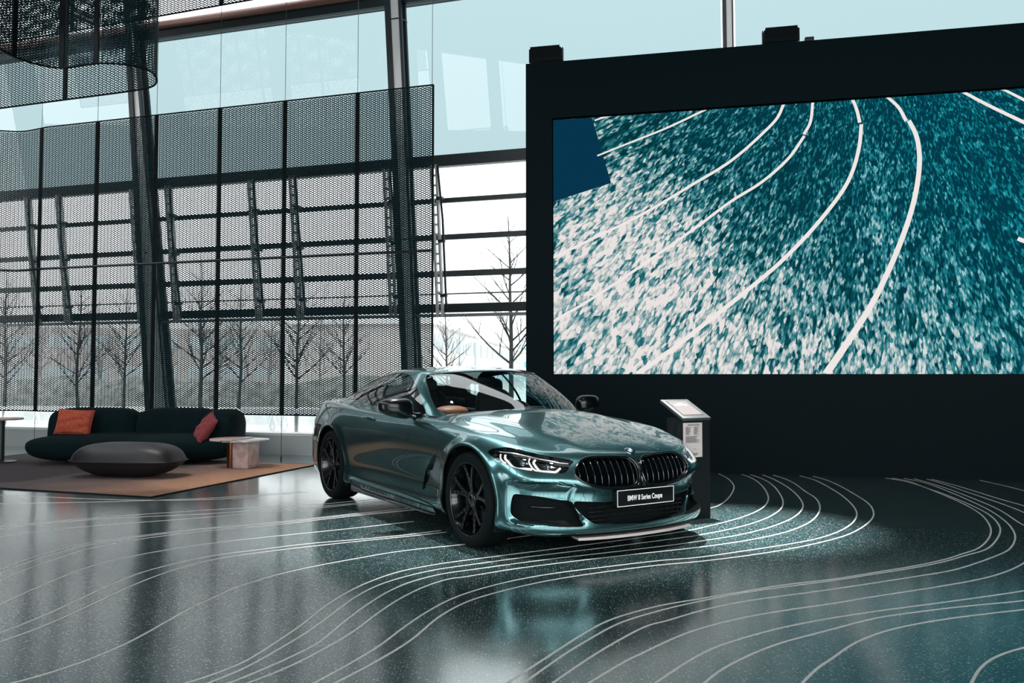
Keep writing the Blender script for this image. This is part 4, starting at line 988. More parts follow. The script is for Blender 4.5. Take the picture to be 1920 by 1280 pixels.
def Ztop(x,y):
    zc=pchip(zc_x,zc_z,x); k=pchip([-2.5,-2.3,-1.4,-.7,0,.5,.9,1.4,1.8,1.95,2.1,2.2],[.03,.08,.055,.03,.03,.06,.095,.075,.075,.09,.10,.08],x); y=np.abs(y)
    z=zc-k*y*y
    # power dome creases on the bonnet converging to the grille
    yc=pchip([.6,1.0,1.6,2.1],[.60,.56,.45,.36],x); z+=np.where((x>.55),.011*np.exp(-((y-yc)/.085)**2)*np.clip((x-.55)/.3,0,1)*np.clip((2.2-x)/.25,0,1),0)
    z-=np.where(x>.5,.006*np.exp(-((y-yc-.16)/.07)**2)*np.clip((x-.6)/.3,0,1)*np.clip((2.0-x)/.3,0,1),0)
    return z
# station arclengths: denser around the nose
sn=[]; s=0
while s<LT-1e-6:
    sn.append(s); step=.10 if s<keys[7]-.35 else .055 if s<keys[7]-.1 else .042
    if s<.9: step=.07
    s+=step
sn=np.array(sn)*(LT/s); sn=np.r_[sn,LT]
pc=np.stack([np.interp(sn,sl,OC[:,0]),np.interp(sn,sl,OC[:,1])],1)
fine=np.gradient(OC,axis=0); fine/=np.linalg.norm(fine,axis=1)[:,None]
tx=np.interp(sn,sl,fine[:,0]); ty=np.interp(sn,sl,fine[:,1]); nrmo=np.stack([-ty,tx],1)  # outward?
nrmo/=np.linalg.norm(nrmo,axis=1)[:,None]
if nrmo[len(nrmo)//2][1]<0: nrmo=-nrmo
nrmo[0]=(-1,0); nrmo[-1]=(1,0); pc[0,1]=0; pc[-1,1]=0
ctrl=[]
tops=[.06,.14,.25,.38,.52,.66,.8,.92,1.0]
for i,s in enumerate(sn):
    row=[]; 
    for zr,dr in zip(Zt,Dt):
        z=float(pchip(keys,zr,s)); d=float(pchip(keys,dr,s)); p=pc[i]-nrmo[i]*d; row.append((p[0],p[1],z))
    S_=np.array(row[-1]); 
    qx=S_[0] if S_[0]<1.1 else 1.1+ (S_[0]-1.1)*.52
    if S_[0]<-2.0: qx=-2.0+(S_[0]+2.0)*.5
    z12=S_[2]; dz=z12-float(Ztop(S_[0],S_[1]))
    for t in tops:
        x=S_[0]+(qx-S_[0])*t; y=S_[1]*(1-t); z=float(Ztop(x,y))+dz*(1-t)**3; row.append((x,y,z))
    ctrl.append(row)
ctrl=np.array(ctrl); ctrl[...,1]*=-1
# bumper undercuts need a firmer edge: repeat nothing, spline is fine
BS=Surf(ctrl,4,5)
# ---- local displacements: wheel arch flares
P=BS.P; x,y,z=P[...,0],P[...,1],P[...,2]
for xc_ in (1.411,-1.411):
    r=np.hypot(x-xc_,z-.345); side=np.clip((np.abs(y)-.75)/.1,0,1); P[...,1]-=.016*np.exp(-((r-.40)/.045)**2)*side*(z<.95)
# bumper: recessed band under the crease that runs from the grille to the corner
ya=np.abs(P[...,1]); X_=P[...,0]; Z_=P[...,2]
zcr=pchip([.40,.454,.567,.68,.81,.9],[.462,.481,.514,.527,.527,.522],ya); yr=pchip([.20,.265,.33,.40,.46,.50],[.42,.455,.51,.542,.527,.50],Z_)
Sm=lambda t: np.clip(t,0,1)**2*(3-2*np.clip(t,0,1))
Dp=.030*Sm((zcr-Z_)/.016)*Sm((Z_-.235)/.035)*Sm((ya-yr)/.022)*Sm((X_-1.86)/.10)
P[...,0]-=Dp*.8; P[...,1]+=Dp*.6*Sm((ya-.5)/.3)
BS.prep()
body=Patch.from_surf(BS)
# make sure normals point outward
ii=BS.near((0,-.92,.6)); 
k=int(ii[0])*BS.nv+int(ii[1])
if body.N[k][1]>0: body.N=-body.N; FLIP=True
else: FLIP=False
def uvpoly(S,pxs,n=6,extra=None):
    U=[S.pick(*p) if len(p)==2 else S.near(p) for p in pxs]
    return U
def metric(S,U):
    c=np.mean(np.array(U),axis=0); a,b=S.scale_at(c); return np.array([a,b])
def feature(S,patch,U,smooth=4,closed=True):
    """signed distance (metres) of the patch vertices to uv polygon U"""
    U=np.array(U); m=metric(S,U)
    if smooth:
        if closed:
            C=cr(list(U)+[U[0]],smooth,ghost0=U[-1],ghost1=U[1])[:-1]
        else: C=cr(list(U),smooth)
    else: C=U
    if closed: return poly_sdf(patch.UV*m,C*m)
    return line_dist(patch.UV*m,C*m)
def rnd_poly(pts,r=.35):
    """soften corners: replace each corner by two points"""
    P=[np.array(p,float) for p in pts]; out_=[]
    for i in range(len(P)):
        a,b,c=P[i-1],P[i],P[(i+1)%len(P)]; out_+= [b+(a-b)*min(r,.5),b+(a-b)*r*.3+(c-b)*r*.3,b+(c-b)*min(r,.5)]
    return out_
regions={}
# wheel arches
for k,xc_ in (('fa',1.411),('ra',-1.411)):
    r=np.hypot(body.V[:,0]-xc_,body.V[:,2]-.345)-.388; r=np.where(np.abs(body.V[:,1])>.45,r,1.0)
    r=np.where(body.V[:,2]>.9,1.0,r)
    ins,body=body.split(r); regions[k]=ins
    r=np.hypot(body.V[:,0]-xc_,body.V[:,2]-.345)-.402; r=np.where(np.abs(body.V[:,1])>.45,r,1.0); r=np.where(body.V[:,2]>.9,1.0,r)
# headlamp
lamp_px=[(912.7,847),(918,843),(925,840.5),(946.4,837.9),(970,841),(998.5,848),(1040,857),(1075.8,865),(1071,871),(1067,877),(1062,884),(1056,887.3),(1040,887),(1026.6,886),(1005,883.5),(984,880.6),(970,877.5),(956,873.6),(942,867.5),(928,860),(920,853.5)]
LU=uvpoly(BS,lamp_px)
d=feature(BS,body,LU,3); lamp,body=body.split(d); regions['lamp']=lamp
# kidney grille opening in (y,z)
def yz_sdf(patch,poly,smooth=5,ymax=1.0):
    C=cr(list(poly)+[poly[0]],smooth,ghost0=poly[-1],ghost1=poly[1])[:-1] if smooth else np.array(poly)
    d=poly_sdf(np.stack([-patch.V[:,1],patch.V[:,2]],1),C); return np.where((patch.V[:,0]>1.9),d,np.abs(d)+.1)
kid=[(.521,.575),(.50,.622),(.458,.658),(.405,.679),(.283,.684),(.132,.677),(.053,.662),(.018,.615),(.013,.557),(.03,.50),(.075,.472),(.26,.468),(.388,.488),(.484,.532)]
KU=None
d=yz_sdf(body,kid); kidney,body=body.split(d); regions['kid']=kidney
# centre intake and outer intake
cint=[(-.3,.378),(.30,.381),(.455,.392),(.522,.392),(.530,.370),(.500,.325),(.45,.275),(.40,.243),(.33,.232),(.15,.226),(-.3,.224)]
d=yz_sdf(body,cint,3); cin,body=body.split(d); regions['cin']=cin
oint_px=[(963,927),(979,927),(1003,929.5),(1026.6,933),(1050,937),(1073,941),(1078,952),(1087,970),(1094.5,986),(1078,988),(1055,988),(1035,986.5),(1019.5,984.7),(1000,982.5),(984,980.5),(968,972),(957.5,962),(957.3,950),(959,937)]
OU=uvpoly(BS,oint_px); d=feature(BS,body,OU,3); oin,body=body.split(d); regions['oin']=oin
# side air breather
ab_px=[(813.5,851),(820,847),(817,862),(811,880),(803,900),(797,915),(792,918),(794,903),(799,880),(807,862)]
AU=uvpoly(BS,ab_px); d=feature(BS,body,AU,2); abr,body=body.split(d); regions['abr']=abr
# sill: black lower strip
V=body.V; d=np.where(np.abs(V[:,0])<1.02,V[:,2]-.208,1.0); d=np.where(np.abs(V[:,1])>.5,d,1.0)
sill,body=body.split(d); 
V=body.V; d=np.where((V[:,0]>1.9)&(np.abs(V[:,1])<.62),V[:,2]-.178,1.0); chin,body=body.split(d)
# cabin floor cut: the part of the top hidden in the greenhouse
def cabin_d(V):
    yb=pchip([-1.9,-1.6,-1.2,-.5,0,.4,.58,.70,.78],[.30,.52,.66,.70,.705,.68,.62,.45,.1],V[:,0]); d=np.abs(V[:,1])-yb
    d=np.where((V[:,0]>.79)|(V[:,0]<-1.95)|(V[:,2]<.8),1.0,d); return d
cab,body=body.split(cabin_d(body.V))
# panel gaps --------------------------------------------------------
gap_parts=[]
hood_px=[(806,771),(822.5,784.5),(850,794),(884,805.5),(921.7,815.5),(957,833.5),(966,839.5),(998.5,846.0),(1040,855.0),(1077,863.5),(1087,865)]
HU=uvpoly(BS,hood_px)
top3=[BS.near((2.165,-.405,.70)),BS.near((2.185,-.283,.705)),BS.near((2.205,-.132,.70)),BS.near((2.21,-.02,.69))]
door_px=[(676.5,777),(670,788),(667.3,801),(667.7,822),(669.5,844),(671.6,867),(678,883),(694,892),(735,903),(775,914),(788,918),(790,912),(789,884),(790.5,840),(792,806),(797,779)]
DU=uvpoly(BS,door_px)
fb=[BS.pick(*p) for p in ((913,848),(903,858),(897,870))]
qp_px=[(640,861),(655,864.5),(671.5,869)]
gapw=.0022
def cutgap(patch,U,closed=False,smooth=3,w=gapw):
    d=feature(BS,patch,U,smooth,closed); d=np.abs(d)-w if closed else d-w
    a,b=patch.split(d); gap_parts.append(a); return b
body=cutgap(body,HU[:-1]+[HU[-1]])
body=cutgap(body,DU)
bmp=[BS.pick(*p) for p in ((912,848),(905,858),(897,868),(890,873))]
body=cutgap(body,bmp)
body=cutgap(body,[BS.near((-1.02,-.93,.36)),BS.pick(655,864.5),BS.pick(671,868)],smooth=0,w=.0018)
# doors and bonnet as own parts: flood by sdf
Upoly=list(DU)+[DU[-1]+np.array([0,14]),DU[0]+np.array([0,14])]
d=feature(BS,body,Upoly,0)
Ddoor=cr(np.array(DU),3); dd=feature(BS,body,np.concatenate([Ddoor,[DU[-1]+np.array([0,16]),DU[0]+np.array([0,16])]]),0)
door,body=body.split(dd)
Hc=cr(np.array(HU),3)
hpoly=np.concatenate([Hc,[top3[0]+np.array([0,1.]),top3[1],top3[2],np.array([BS.nu+3,top3[3][1]]),np.array([BS.nu+3,BS.nv+3]),np.array([Hc[0][0]-2,BS.nv+3]),np.array([Hc[0][0]-2,Hc[0][1]])]])
dd=feature(BS,body,hpoly,0); hood,body=body.split(dd)
# split the front bumper from the rear body
V=body.V; dd=np.where(V[:,0]>1.2,(1.80-V[:,0])+np.clip(V[:,2]-.60,-.3,1)*.35,1.0)
bumper,body=body.split(dd)
T3=lambda p,vec: (p.V+vec,p.F)
PB=[M['paint'],M['mattblack'],M['gloss']]
inn=lambda A,N: -N*.03
def inner(A,N): return -N*.012
gaps=[(g.V-g.N*.006,g.F,1) for g in gap_parts]
gw=[(*wall_from(g,None,fn=lambda A,N:-N*.006),1) for g in gap_parts]
def paintpart(name,p,extra=(),**k):
    w=wall_from(p,None,edge_filter=cl_edge,fn=inner)
    return patch_obj(name,[(p.V,p.F,0),(w[0],w[1],0)]+list(extra),PB,**k)
paintpart('body_shell',body,[(p.V-p.N*0.0,p.F,2) for p in (sill,)]+gaps+gw)
paintpart('bonnet',hood)
paintpart('door',door,side='R'); paintpart('door',door,side='L')
paintpart('front_bumper',bumper,[(chin.V,chin.F,1)])
# wheel arch lips turn inward, liners
b=MB()
for xc_ in (1.411,-1.411):
    for sgn in(-1,1):
        n=40; V=[];F=[]
        for k in range(n+1):
            a=math.radians(-28+236*k/n); c,s=math.cos(a),math.sin(a)
            for rr_,yy in ((.389,.915),(.405,.90),(.405,.55),(.10,.55)): V.append((xc_+rr_*c,sgn*yy,.345+rr_*s))
        for k in range(n):
            for j in range(3): F.append((k*4+j,k*4+j+1,k*4+j+5,k*4+j+4))
        b.add(V,F)
b.build('wheel_arch_liner',M['mattblack'],car,fix=False)
MB().box((-.05,0,.19),(3.9,1.5,.05)).build('underbody',M['mattblack'],car)
MB().box((.0,0,.36),(1.7,1.66,.3)).box((1.15,0,.62),(.5,1.1,.2)).box((-2.1,0,.5),(.6,1.3,.5)).build('chassis_block',M['mattblack'],car)
# ---- headlamp units
def lamp_side(side):
    sg=1 if side=='L' else -1
    l=regions['lamp']; 
    root=patch_obj('headlight',[(*wall_from(l,None,fn=lambda A,N:-N*.045),0),(l.V-l.N*.045,l.F,0)],[M['gloss']],side=side,label='black headlamp bowl with white angular light strips')
    patch_obj('lens',[(l.V,l.F,0)],[M['lens']],parent=root,side=side)
    def surf_pts(px,off):
        U=[BS.pick(900+x/7.11,830+y/7.11) for x,y in px]; out_=[]
        C=cr(U,4)
        for u in C: 
            n=BS.nrm(u); n=n if n[0]>0 or n[1]<-.5 else -n
            if np.dot(n,(.7,-.6,.2))<0: n=-n
            p=BS.at(u)-n*off; out_.append((p[0],p[1]*(1 if side=='R' else -1),p[2]))
        return out_
    for px in ([(330,150),(325,195),(370,250),(430,315),(490,338),(600,338),(690,346)],[(735,215),(712,250),(745,310),(790,362),(830,374),(930,378),(1010,380),(1075,330)],[(265,140),(262,190),(290,235),(330,262)],[(660,195),(648,240),(680,305),(720,350),(770,372)]):
        th=.0085 if len(px)>6 else .0055
        MB().tube(surf_pts(px,.012),th,8).build('light_strip',M['drl'],root,smooth=True)
    # projector bowls and chrome eyebrow
    for cx,cy in ((560,250),(900,300)):
        u=BS.pick(900+cx/7.11,830+cy/7.11); n=BS.nrm(u); n=n if np.dot(n,(.7,-.6,.2))>0 else -n
        c=BS.at(u)-n*.03; 
        if side=='L': c=c*np.array([1,-1,1]); n=n*np.array([1,-1,1])
        Mx=Matrix.Translation(Vector(c))@Vector((0,0,1)).rotation_difference(Vector((1,0,0)).lerp(Vector(n),.5)).to_matrix().to_4x4()
        bb=MB().lathe([(.0,-.01),(.014,-.008),(.022,.0),(.024,.006),(.022,.008)],20); o=bb.build('projector_lens',M['lampbowl'],root,smooth=True); o.data.transform(Mx)
    pts=surf_pts([(215,95),(420,115),(650,160),(870,205),(1060,245),(1210,262)],.018); MB().tube(pts,.006,6).build('chrome_brow',M['chrome'],root,smooth=True)
for sd in ('R','L'): lamp_side(sd)
# ---- kidney grille
k=regions['kid']
def ksurf_x(y,z):   # x of body surface near y,z
    d=np.hypot(np.abs(k.V[:,1])-abs(y),k.V[:,2]-z); i=np.argsort(d)[:4]; return float(np.average(k.V[i,0],weights=1/(d[i]+1e-4)))
gr=patch_obj('grille',[(k.V+np.array([-.075,0,0]),k.F,0),(*wall_from(k,np.array([-.08,0,0])),0)],[M['mattblack']],label='black twin kidney grille with vertical slats')
kc=cr(kid+[kid[0]],8,ghost0=kid[-1],ghost1=kid[1])[:-1]
for sg in(-1,1):
    ring=[(ksurf_x(y,z)+.004,sg*y,z) for y,z in kc]; ring=ring+[ring[0],ring[1]]
    MB().tube(ring,.0085,8,cap=False).build('grille_surround',M['gloss'],gr,smooth=True)
    ring=[(ksurf_x(y,z)-.012,sg*(.265+(y-.265)*.965),.578+(z-.578)*.93) for y,z in kc]; ring=ring+[ring[0],ring[1]]
    MB().tube(ring,.008,6,cap=False).build('inner_surround',M['rim'],gr,smooth=True)
    ys=np.linspace(.065,.485,9)
    for yy in ys:
        zz=[p[1] for p in kc if abs(p[0]-yy)<.02]
        if not zz: continue
        z0,z1=min(zz)+.006,max(zz)-.006; n=7; b=MB(); V=[];F=[]
        for i in range(n):
            t=i/(n-1); zc_=z0+(z1-z0)*t; xs=ksurf_x(yy,zc_)-.006-.018*(abs(2*t-1)**2.5)
            for dx,dy in ((0,0),(-.055,-.010),(-.055,.010)): V.append((xs+dx+(0 if dx else .0),sg*(yy+dy*(1)),zc_))
            # nose of slat is slightly rounded by a second ridge
        for i in range(n-1):
            for a_,b_ in((0,1),(1,2),(2,0)): F.append((i*3+a_,i*3+b_,(i+1)*3+b_,(i+1)*3+a_))
        b.add(V,F); b.add([(v[0]+.0,v[1],v[2]) for v in V[:3]],[(0,1,2)])
        o=b.build('slat',M['rim'],gr)
        pts=[V[3*i] for i in range(n)]; MB().tube(pts,.0042,6).build('slat_edge',M['gloss'],o,smooth=True)
# centre bridge
b=MB(); b.tube([(ksurf_x(.014,.645)+.004,0,.655),(ksurf_x(.014,.6)+.006,0,.60),(ksurf_x(.014,.55)+.006,0,.54),(ksurf_x(.03,.5)+.006,0,.478)],[.012,.010,.011,.018],10).build('bridge',M['gloss'],gr,smooth=True)
# ---- lower intakes
ci=regions['cin']; patch_obj('lower_intake',[(ci.V+np.array([-.07,0,0]),ci.F,0),(*wall_from(ci,np.array([-.075,0,0]),edge_filter=cl_edge),0)],[M['mattblack']])
b=MB()
for zz in (.255,.285,.315,.345): b.box((2.205,0,zz),(.012,.86,.006))
for yy in np.linspace(-.4,.4,15): b.box((2.20,yy,.30),(.008,.005,.13))
b.build('intake_mesh',M['black'],car)
oi=regions['oin']
for sd in('R','L'):
    o=patch_obj('side_intake',[(oi.V+np.array([-.07,.015,0]),oi.F,0),(*wall_from(oi,np.array([-.075,.015,0])),0)],[M['mattblack']],side=sd)
    sg=-1 if sd=='R' else 1
    pts=[(1.985,sg*.775,.355),(2.06,sg*.70,.352),(2.13,sg*.60,.352)]
    MB().tube(pts,.005,6).build('intake_blade',M['gloss'],o,smooth=True)
# air breather
a_=regions['abr']
for sd in('R','L'): patch_obj('side_vent',[(a_.V-a_.N*.03,a_.F,0),(*wall_from(a_,None,fn=lambda A,N:-N*.032),0)],[M['gloss']],side=sd)
# splitter lip following the outline
li=[i for i in range(len(OC)) if OC[i][0]>2.205]; Lp=OC[li]; 
V=[];F=[]
pts2=[(p[0]+.008,-p[1]) for p in Lp]+[(p[0]+.008,p[1]) for p in Lp[::-1][1:]]
pts2=[p for p in pts2]
for (x_,y_) in pts2: V+=[(x_-.004,y_,.150),(x_+.002,y_,.136),(x_-.12,y_*.94,.136),(x_-.12,y_*.94,.150)]
for i in range(len(pts2)-1):
    for j in range(4): a=4*i; F.append((a+j,a+(j+1)%4,a+4+(j+1)%4,a+4+j))
F+=[(0,1,2,3),tuple(4*(len(pts2)-1)+j for j in(3,2,1,0))]
mesh('front_splitter',V,F,M['lip'],car)
# parking sensors & tow cover
def ring3(c,r,th,name,mat,nrm_=(1,0,0)):
    R_=Vector((0,0,1)).rotation_difference(Vector(nrm_)).to_matrix(); pts=[Vector(c)+R_@Vector((r*math.cos(a),r*math.sin(a),0)) for a in np.linspace(0,2*PI,33)]
    MB().tube(pts,th,6,cap=False).build(name,mat,car,smooth=True)
u=BS.pick(1104.5,925.5); n=BS.nrm(u); n=n if n[0]>0 else -n; c=BS.at(u)+n*.0005; ring3(c,.040,.0016,'tow_cover_joint',M['mattblack'],tuple(n))
for px in ((1139,925),(1262,916)):
    u=BS.pick(*px) if px[0]<1200 else None
    if u is None: continue
    n=BS.nrm(u); n=n if n[0]>0 else -n; c=BS.at(u)
    for sg in(1,-1): ring3((c[0]+.001,c[1]*sg,c[2]),.012,.0012,'parking_sensor',M['mattblack'],(n[0],n[1]*sg,n[2]))
# ---- number plate
xp=float(BS.P[-1,:,0].max()); 
zpl=.4045
pl=MB().box((xp+.018,.006,zpl),(.010,.525,.118)).build('number_plate',M['plate'],car,bevel=.003,label='black number plate with white border and lettering')
b=MB()
for (yy,zz,w_,h_) in ((0,.054,.515,.0045),(0,-.054,.515,.0045),(.2575,0,.0045,.112),(-.2575,0,.0045,.112)): b.box((xp+.0245,.006+yy,zpl+zz),(.002,w_,h_))
b.build('plate_border',M['platewhite'],pl,fix=False)
MB().box((xp-.02,.006,zpl-.01),(.07,.5,.09)).build('plate_holder',M['mattblack'],pl)
TM=Matrix.Translation((xp+.0245,-.004,zpl-.004))@Matrix(((0,0,1),(1,0,0),(0,1,0))).to_4x4()
text_mesh('plate_lettering','BMW 8 Series Coupe',.050,M['platewhite'],pl,TM,xs=.72,bold=.0010)
# ---- roundel on the bonnet
u=BS.near((2.135,-.02,.715)); n=np.array(BS.nrm(u)); n=n if n[2]>0 else -n; n[1]=0; n/=np.linalg.norm(n)
ue=BS.pick(1182,842.5); ce=BS.at(ue); ce[1]=0; ce=ce+n*.001
tz=np.array([-n[2],0,n[0]])   # up the bonnet
EM=Matrix(((0,tz[0],n[0],ce[0]),(1,0,n[1],ce[1]),(0,tz[2],n[2],ce[2]),(0,0,0,1)))
def roundel(name,EM,R,parent):
    o=MB().lathe([(0,.003),(R*.9,.003),(R,.001),(R,-.004)],40).build(name,M['chrome'],parent,smooth=True,auto=30); o.data.transform(EM)
    q=MB().lathe([(R*.63,.0034),(R*.93,.0034)],40).build('emblem_ring',M['gloss'],o,fix=False); q.data.transform(EM)
    for k in range(4):
        pts=[(0,0,.0036)]+[(R*.6*math.cos(a),R*.6*math.sin(a),.0036) for a in np.linspace(k*PI/2,(k+1)*PI/2,9)]
        q=MB().add(pts,[tuple(range(10))]).build('emblem_quarter',M['blue'] if k in(1,3) else M['emwhite'],o,fix=False); q.data.transform(EM)
    for i,ch in enumerate('BMW'):
        a=math.radians(128-38*i); text_mesh('emblem_letter',ch,R*.34,M['emwhite'],o,EM@Matrix.Rotation(a-PI/2,4,'Z')@Matrix.Translation((0,R*.78,.0036)))
    return o
roundel('emblem',EM,.040,car)
# ---- greenhouse ----------------------------------------------------
gb=[(-2.02,0,.995),(-2.0,.30,.99),(-1.90,.54,.985),(-1.68,.675,.975),(-1.35,.745,.96),(-1.0,.782,.945),(-.5,.805,.925),(0,.805,.905),(.35,.785,.90),(.56,.735,.915),(.655,.66,.925),(.72,.54,.935),(.79,.3,.945),(.82,0,.95)]
gr_=[(-1.16,0,1.272),(-1.15,.22,1.268),(-1.12,.38,1.258),(-1.05,.495,1.246),(-.90,.545,1.262),(-.70,.575,1.283),(-.42,.592,1.295),(-.16,.598,1.290),(-.02,.590,1.285),(.045,.568,1.277),(.085,.53,1.272),(.115,.44,1.280),(.155,.24,1.296),(.165,0,1.302)]
gbx=cr(gb,5,ghost0=(-2.0,-.30,.99),ghost1=(.79,-.3,.945)); grx=cr(gr_,5,ghost0=(-1.11,-.22,1.258),ghost1=(.155,-.24,1.296))
tn=np.gradient(gbx[:,:2],axis=0); nn=np.stack([tn[:,1],-tn[:,0]],1); nn/=np.linalg.norm(nn,axis=1)[:,None]+1e-9
mid_i=len(nn)//2
if nn[mid_i][1]<0: nn=-nn
nn[0]=(-1,0);nn[-1]=(1,0)
zr_x=[-1.2,-1.05,-.8,-.5,-.25,0,.12,.2];zr_z=[1.268,1.293,1.318,1.335,1.337,1.326,1.312,1.302]
gc=[]
N_=len(gbx)
fx=np.linspace(0,1,N_)
for i in range(N_):
    a=gbx[i];c=grx[i]; row=[]
    up=c-a; xb=a[0]
    side=np.clip(1-abs(nn[i][0])*1.2,0,1)
    bul=.018+.022*side+.012*(nn[i][0]>.7)
    rearf=np.clip((-1.0-xb)/.6,0,1)
    for t in (-.22,-.06,.10,.26,.44,.62,.8,.93,1.0):
        p=a+up*t; bb=bul*4*max(t,0)*(1-max(t,0))
        if t<.12: bb+=rearf*.10*(.12-t)/.34
        q=np.array([p[0]+nn[i][0]*bb,p[1]+nn[i][1]*bb,p[2]+.25*bb*(1-side)]); row.append(q)
    qx=np.clip(c[0],-.85,-.12); S_=c
    for t in (.10,.24,.42,.6,.8,1.0):
        x_=S_[0]+(qx-S_[0])*t; y_=S_[1]*(1-t); zc_=float(pchip(zr_x,zr_z,x_)); rr_=max(0,1-(y_/.62)**2); ze=c[2]
        zcen=float(pchip(zr_x,zr_z,x_)); z_=ze+(zcen-ze)*(1-(1-t)**2.2); row.append(np.array([x_,y_,z_]))
    gc.append(row)
gc=np.array(gc); gc[...,1]*=-1; gc[0,:,1]=0; gc[-1,:,1]=0
GS=Surf(gc,3,5); gp=Patch.from_surf(GS)
k=int(GS.near((-.3,-.7,1.1))[0])*GS.nv+int(GS.near((-.3,-.7,1.1))[1])
if gp.N[k][1]>0: gp.N=-gp.N
ws_px=[(829,768),(818,764.5),(810,749),(803,727),(799,708),(803,701.5),(830,699),(858,697.3),(880,696.6)]
WU=[GS.pick(*p) for p in ws_px]
wtop=np.mean([w[1] for w in WU[-2:]])
print('ws uv',[np.round(w,1).tolist() for w in WU],GS.nu,GS.nv)
WP=[np.array([WU[0][0]+4,5.])]+[np.array([WU[0][0],9.])]+WU[1:-1]+[np.array([GS.nu+4,WU[-1][1]]),np.array([GS.nu+4,5.])]
def gfeat(patch,U,smooth=3):
    U=np.array(U); m=np.array([np.median(GS.du),np.median(GS.dv)]); C=cr(list(U)+[U[0]],smooth,ghost0=U[-1],ghost1=U[1])[:-1] if smooth else U
    return poly_sdf(patch.UV*m,C*m)
Wc=np.concatenate([[WP[0]],cr(WP[1:-2],4),WP[-2:]])
d=gfeat(gp,Wc,0); wsn,gp=gp.split(d)
dlo_px=[(664.6,745.3),(666,738),(672.7,728),(687,720),(704,712),(727,703),(740,700),(750,699.2),(762,701),(771,707.5),(777,717),(784,735),(790,752),(797,775),(770,774),(740,770),(719,765.5),(690,756)]
SU=[GS.pick(*p) for p in dlo_px]
print('dlo',[np.round(GS.at(u),2).tolist() for u in SU])
SUc=cr(SU+[SU[0]],3,ghost0=SU[-1],ghost1=SU[1])[:-1]
d=gfeat(gp,SUc,0); sgl,gp=gp.split(d)
# backlight
bu=[np.array([-3.,22.]),np.array([-3.,GS.mv*7.6]),np.array([GS.mu*7,GS.mv*7.6]),np.array([GS.mu*10,GS.mv*5]),np.array([GS.mu*9,22.])]
d=gfeat(gp,bu,0); bgl,gp=gp.split(d)
# black window surround and roof joint
m_=np.array([np.median(GS.du),np.median(GS.dv)])
d=poly_sdf(gp.UV*m_,SUc*m_)-.011; trim,gp=gp.split(d)
d=poly_sdf(gp.UV*m_,Wc*m_)-.006; wtrim,gp=gp.split(d)
# roof joint line
rj=[GS.near((-1.0,-.44,1.26)),GS.near((-.6,-.50,1.30)),GS.near((-.2,-.53,1.31)),GS.near((.06,-.50,1.28))]
rg=patch_obj('roof_and_pillars',[(gp.V,gp.F,0),(*wall_from(gp,None,edge_filter=cl_edge,fn=lambda A,N:-N*.02),1),(trim.V,trim.F,2),(wtrim.V,wtrim.F,1),(gp.V-gp.N*.022,[f[::-1] for f in gp.F],1)],[M['paint'],M['mattblack'],M['gloss']])
def glasspart(name,p,side=None): return patch_obj(name,[(p.V-p.N*.004,p.F,0)],[M['carglass']],side=side)
glasspart('windscreen',wsn); glasspart('rear_window',bgl)
# side glass split by the B pillar strip
xb_=sgl.V[:,0]+.50+(sgl.V[:,2]-.92)*.30
sg_rear,rest_=sgl.split(xb_+.022); xb_=rest_.V[:,0]+.50+(rest_.V[:,2]-.92)*.30
pil_,sg_front=rest_.split(xb_-.022)
for sd in('R','L'):
    glasspart('side_window',sg_front,sd); glasspart('side_window',sg_rear,sd)
    patch_obj('pillar_trim',[(pil_.V-pil_.N*.003,pil_.F,0)],[M['gloss']],side=sd)
# B pillar strip and mirror triangle
# ---- interior
def seat(y,x,rear=False):
    b=MB()
    V,F=superbox(.27,.25,.09,n=10,e=4); V=V+np.array([x+.12,y,.48]); b.add(V,F)
    V,F=superbox(.075,.25,.34,n=12,e=3.5); V[:,0]-= (V[:,2])*.42; V[:,1]*=1-.16*np.clip(V[:,2]/.34,0,1); V=V+np.array([x-.20,y,.78]); b.add(V,F)
    o=b.build('seat' ,M['leather'],car,smooth=True)
    V,F=superbox(.055,.13,.085,n=10,e=3.2); V=V+np.array([x-.375,y,1.135]); mesh('headrest',V,F,M['leather'],o,True)
    return o
seat(-.37,-.05); seat(.37,-.05)
b=MB(); V,F=superbox(.2,.6,.2,n=12,e=4); V=V+np.array([-1.0,0,.72]); b.add(V,F); V,F=superbox(.25,.6,.09,n=12,e=4); V=V+np.array([-.75,0,.5]); b.add(V,F); b.build('rear_bench',M['leather'],car,smooth=True)
b=MB(); V,F=superbox(.26,.71,.12,n=16,e=3.2); V=V+np.array([.42,0,.80]); b.add(V,F); b.build('dashboard',M['leather'],car,smooth=True)
V,F=superbox(.10,.16,.05,n=12,e=2.6); V=V+np.array([.36,.37,.915]); mesh('instrument_hood',V,F,M['leather'],car,True)
V,F=superbox(.13,.15,.055,n=12,e=2.3); V=V+np.array([.22,-.42,.925]); mesh('dashboard_pad',V,F,M['tan'],car,True)
# steering wheel
swc=Vector((.12,.37,.83)); Rw_=Matrix.Rotation(math.radians(65),3,'Y'); 
pts=[swc+Rw_@Vector((.185*math.cos(a),.185*math.sin(a),0)) for a in np.linspace(0,2*PI,41)]
b=MB().tube(pts,.016,8,cap=False); b.tube([swc,swc+Rw_@Vector((-.18,0,0))],.02,6); b.tube([swc+Rw_@Vector((0,-.18,0)),swc+Rw_@Vector((0,.18,0))],.018,6); b.tube([swc,swc+Vector((.2,0,-.08))],.05,10); b.build('steering_wheel',M['leather'],car,smooth=True)
MB().box((.07,0,1.20),(.02,.24,.07)).build('interior_mirror',M['black'],car,bevel=.01)
MB().box((-.1,0,.42),(1.9,1.5,.05)).box((-.25,0,.5),(1.1,.22,.28)).build('cabin_floor',M['leather'],car)
b=MB()
for sg in(-1,1): b.box((-.35,sg*.74,.66),(1.9,.06,.5))
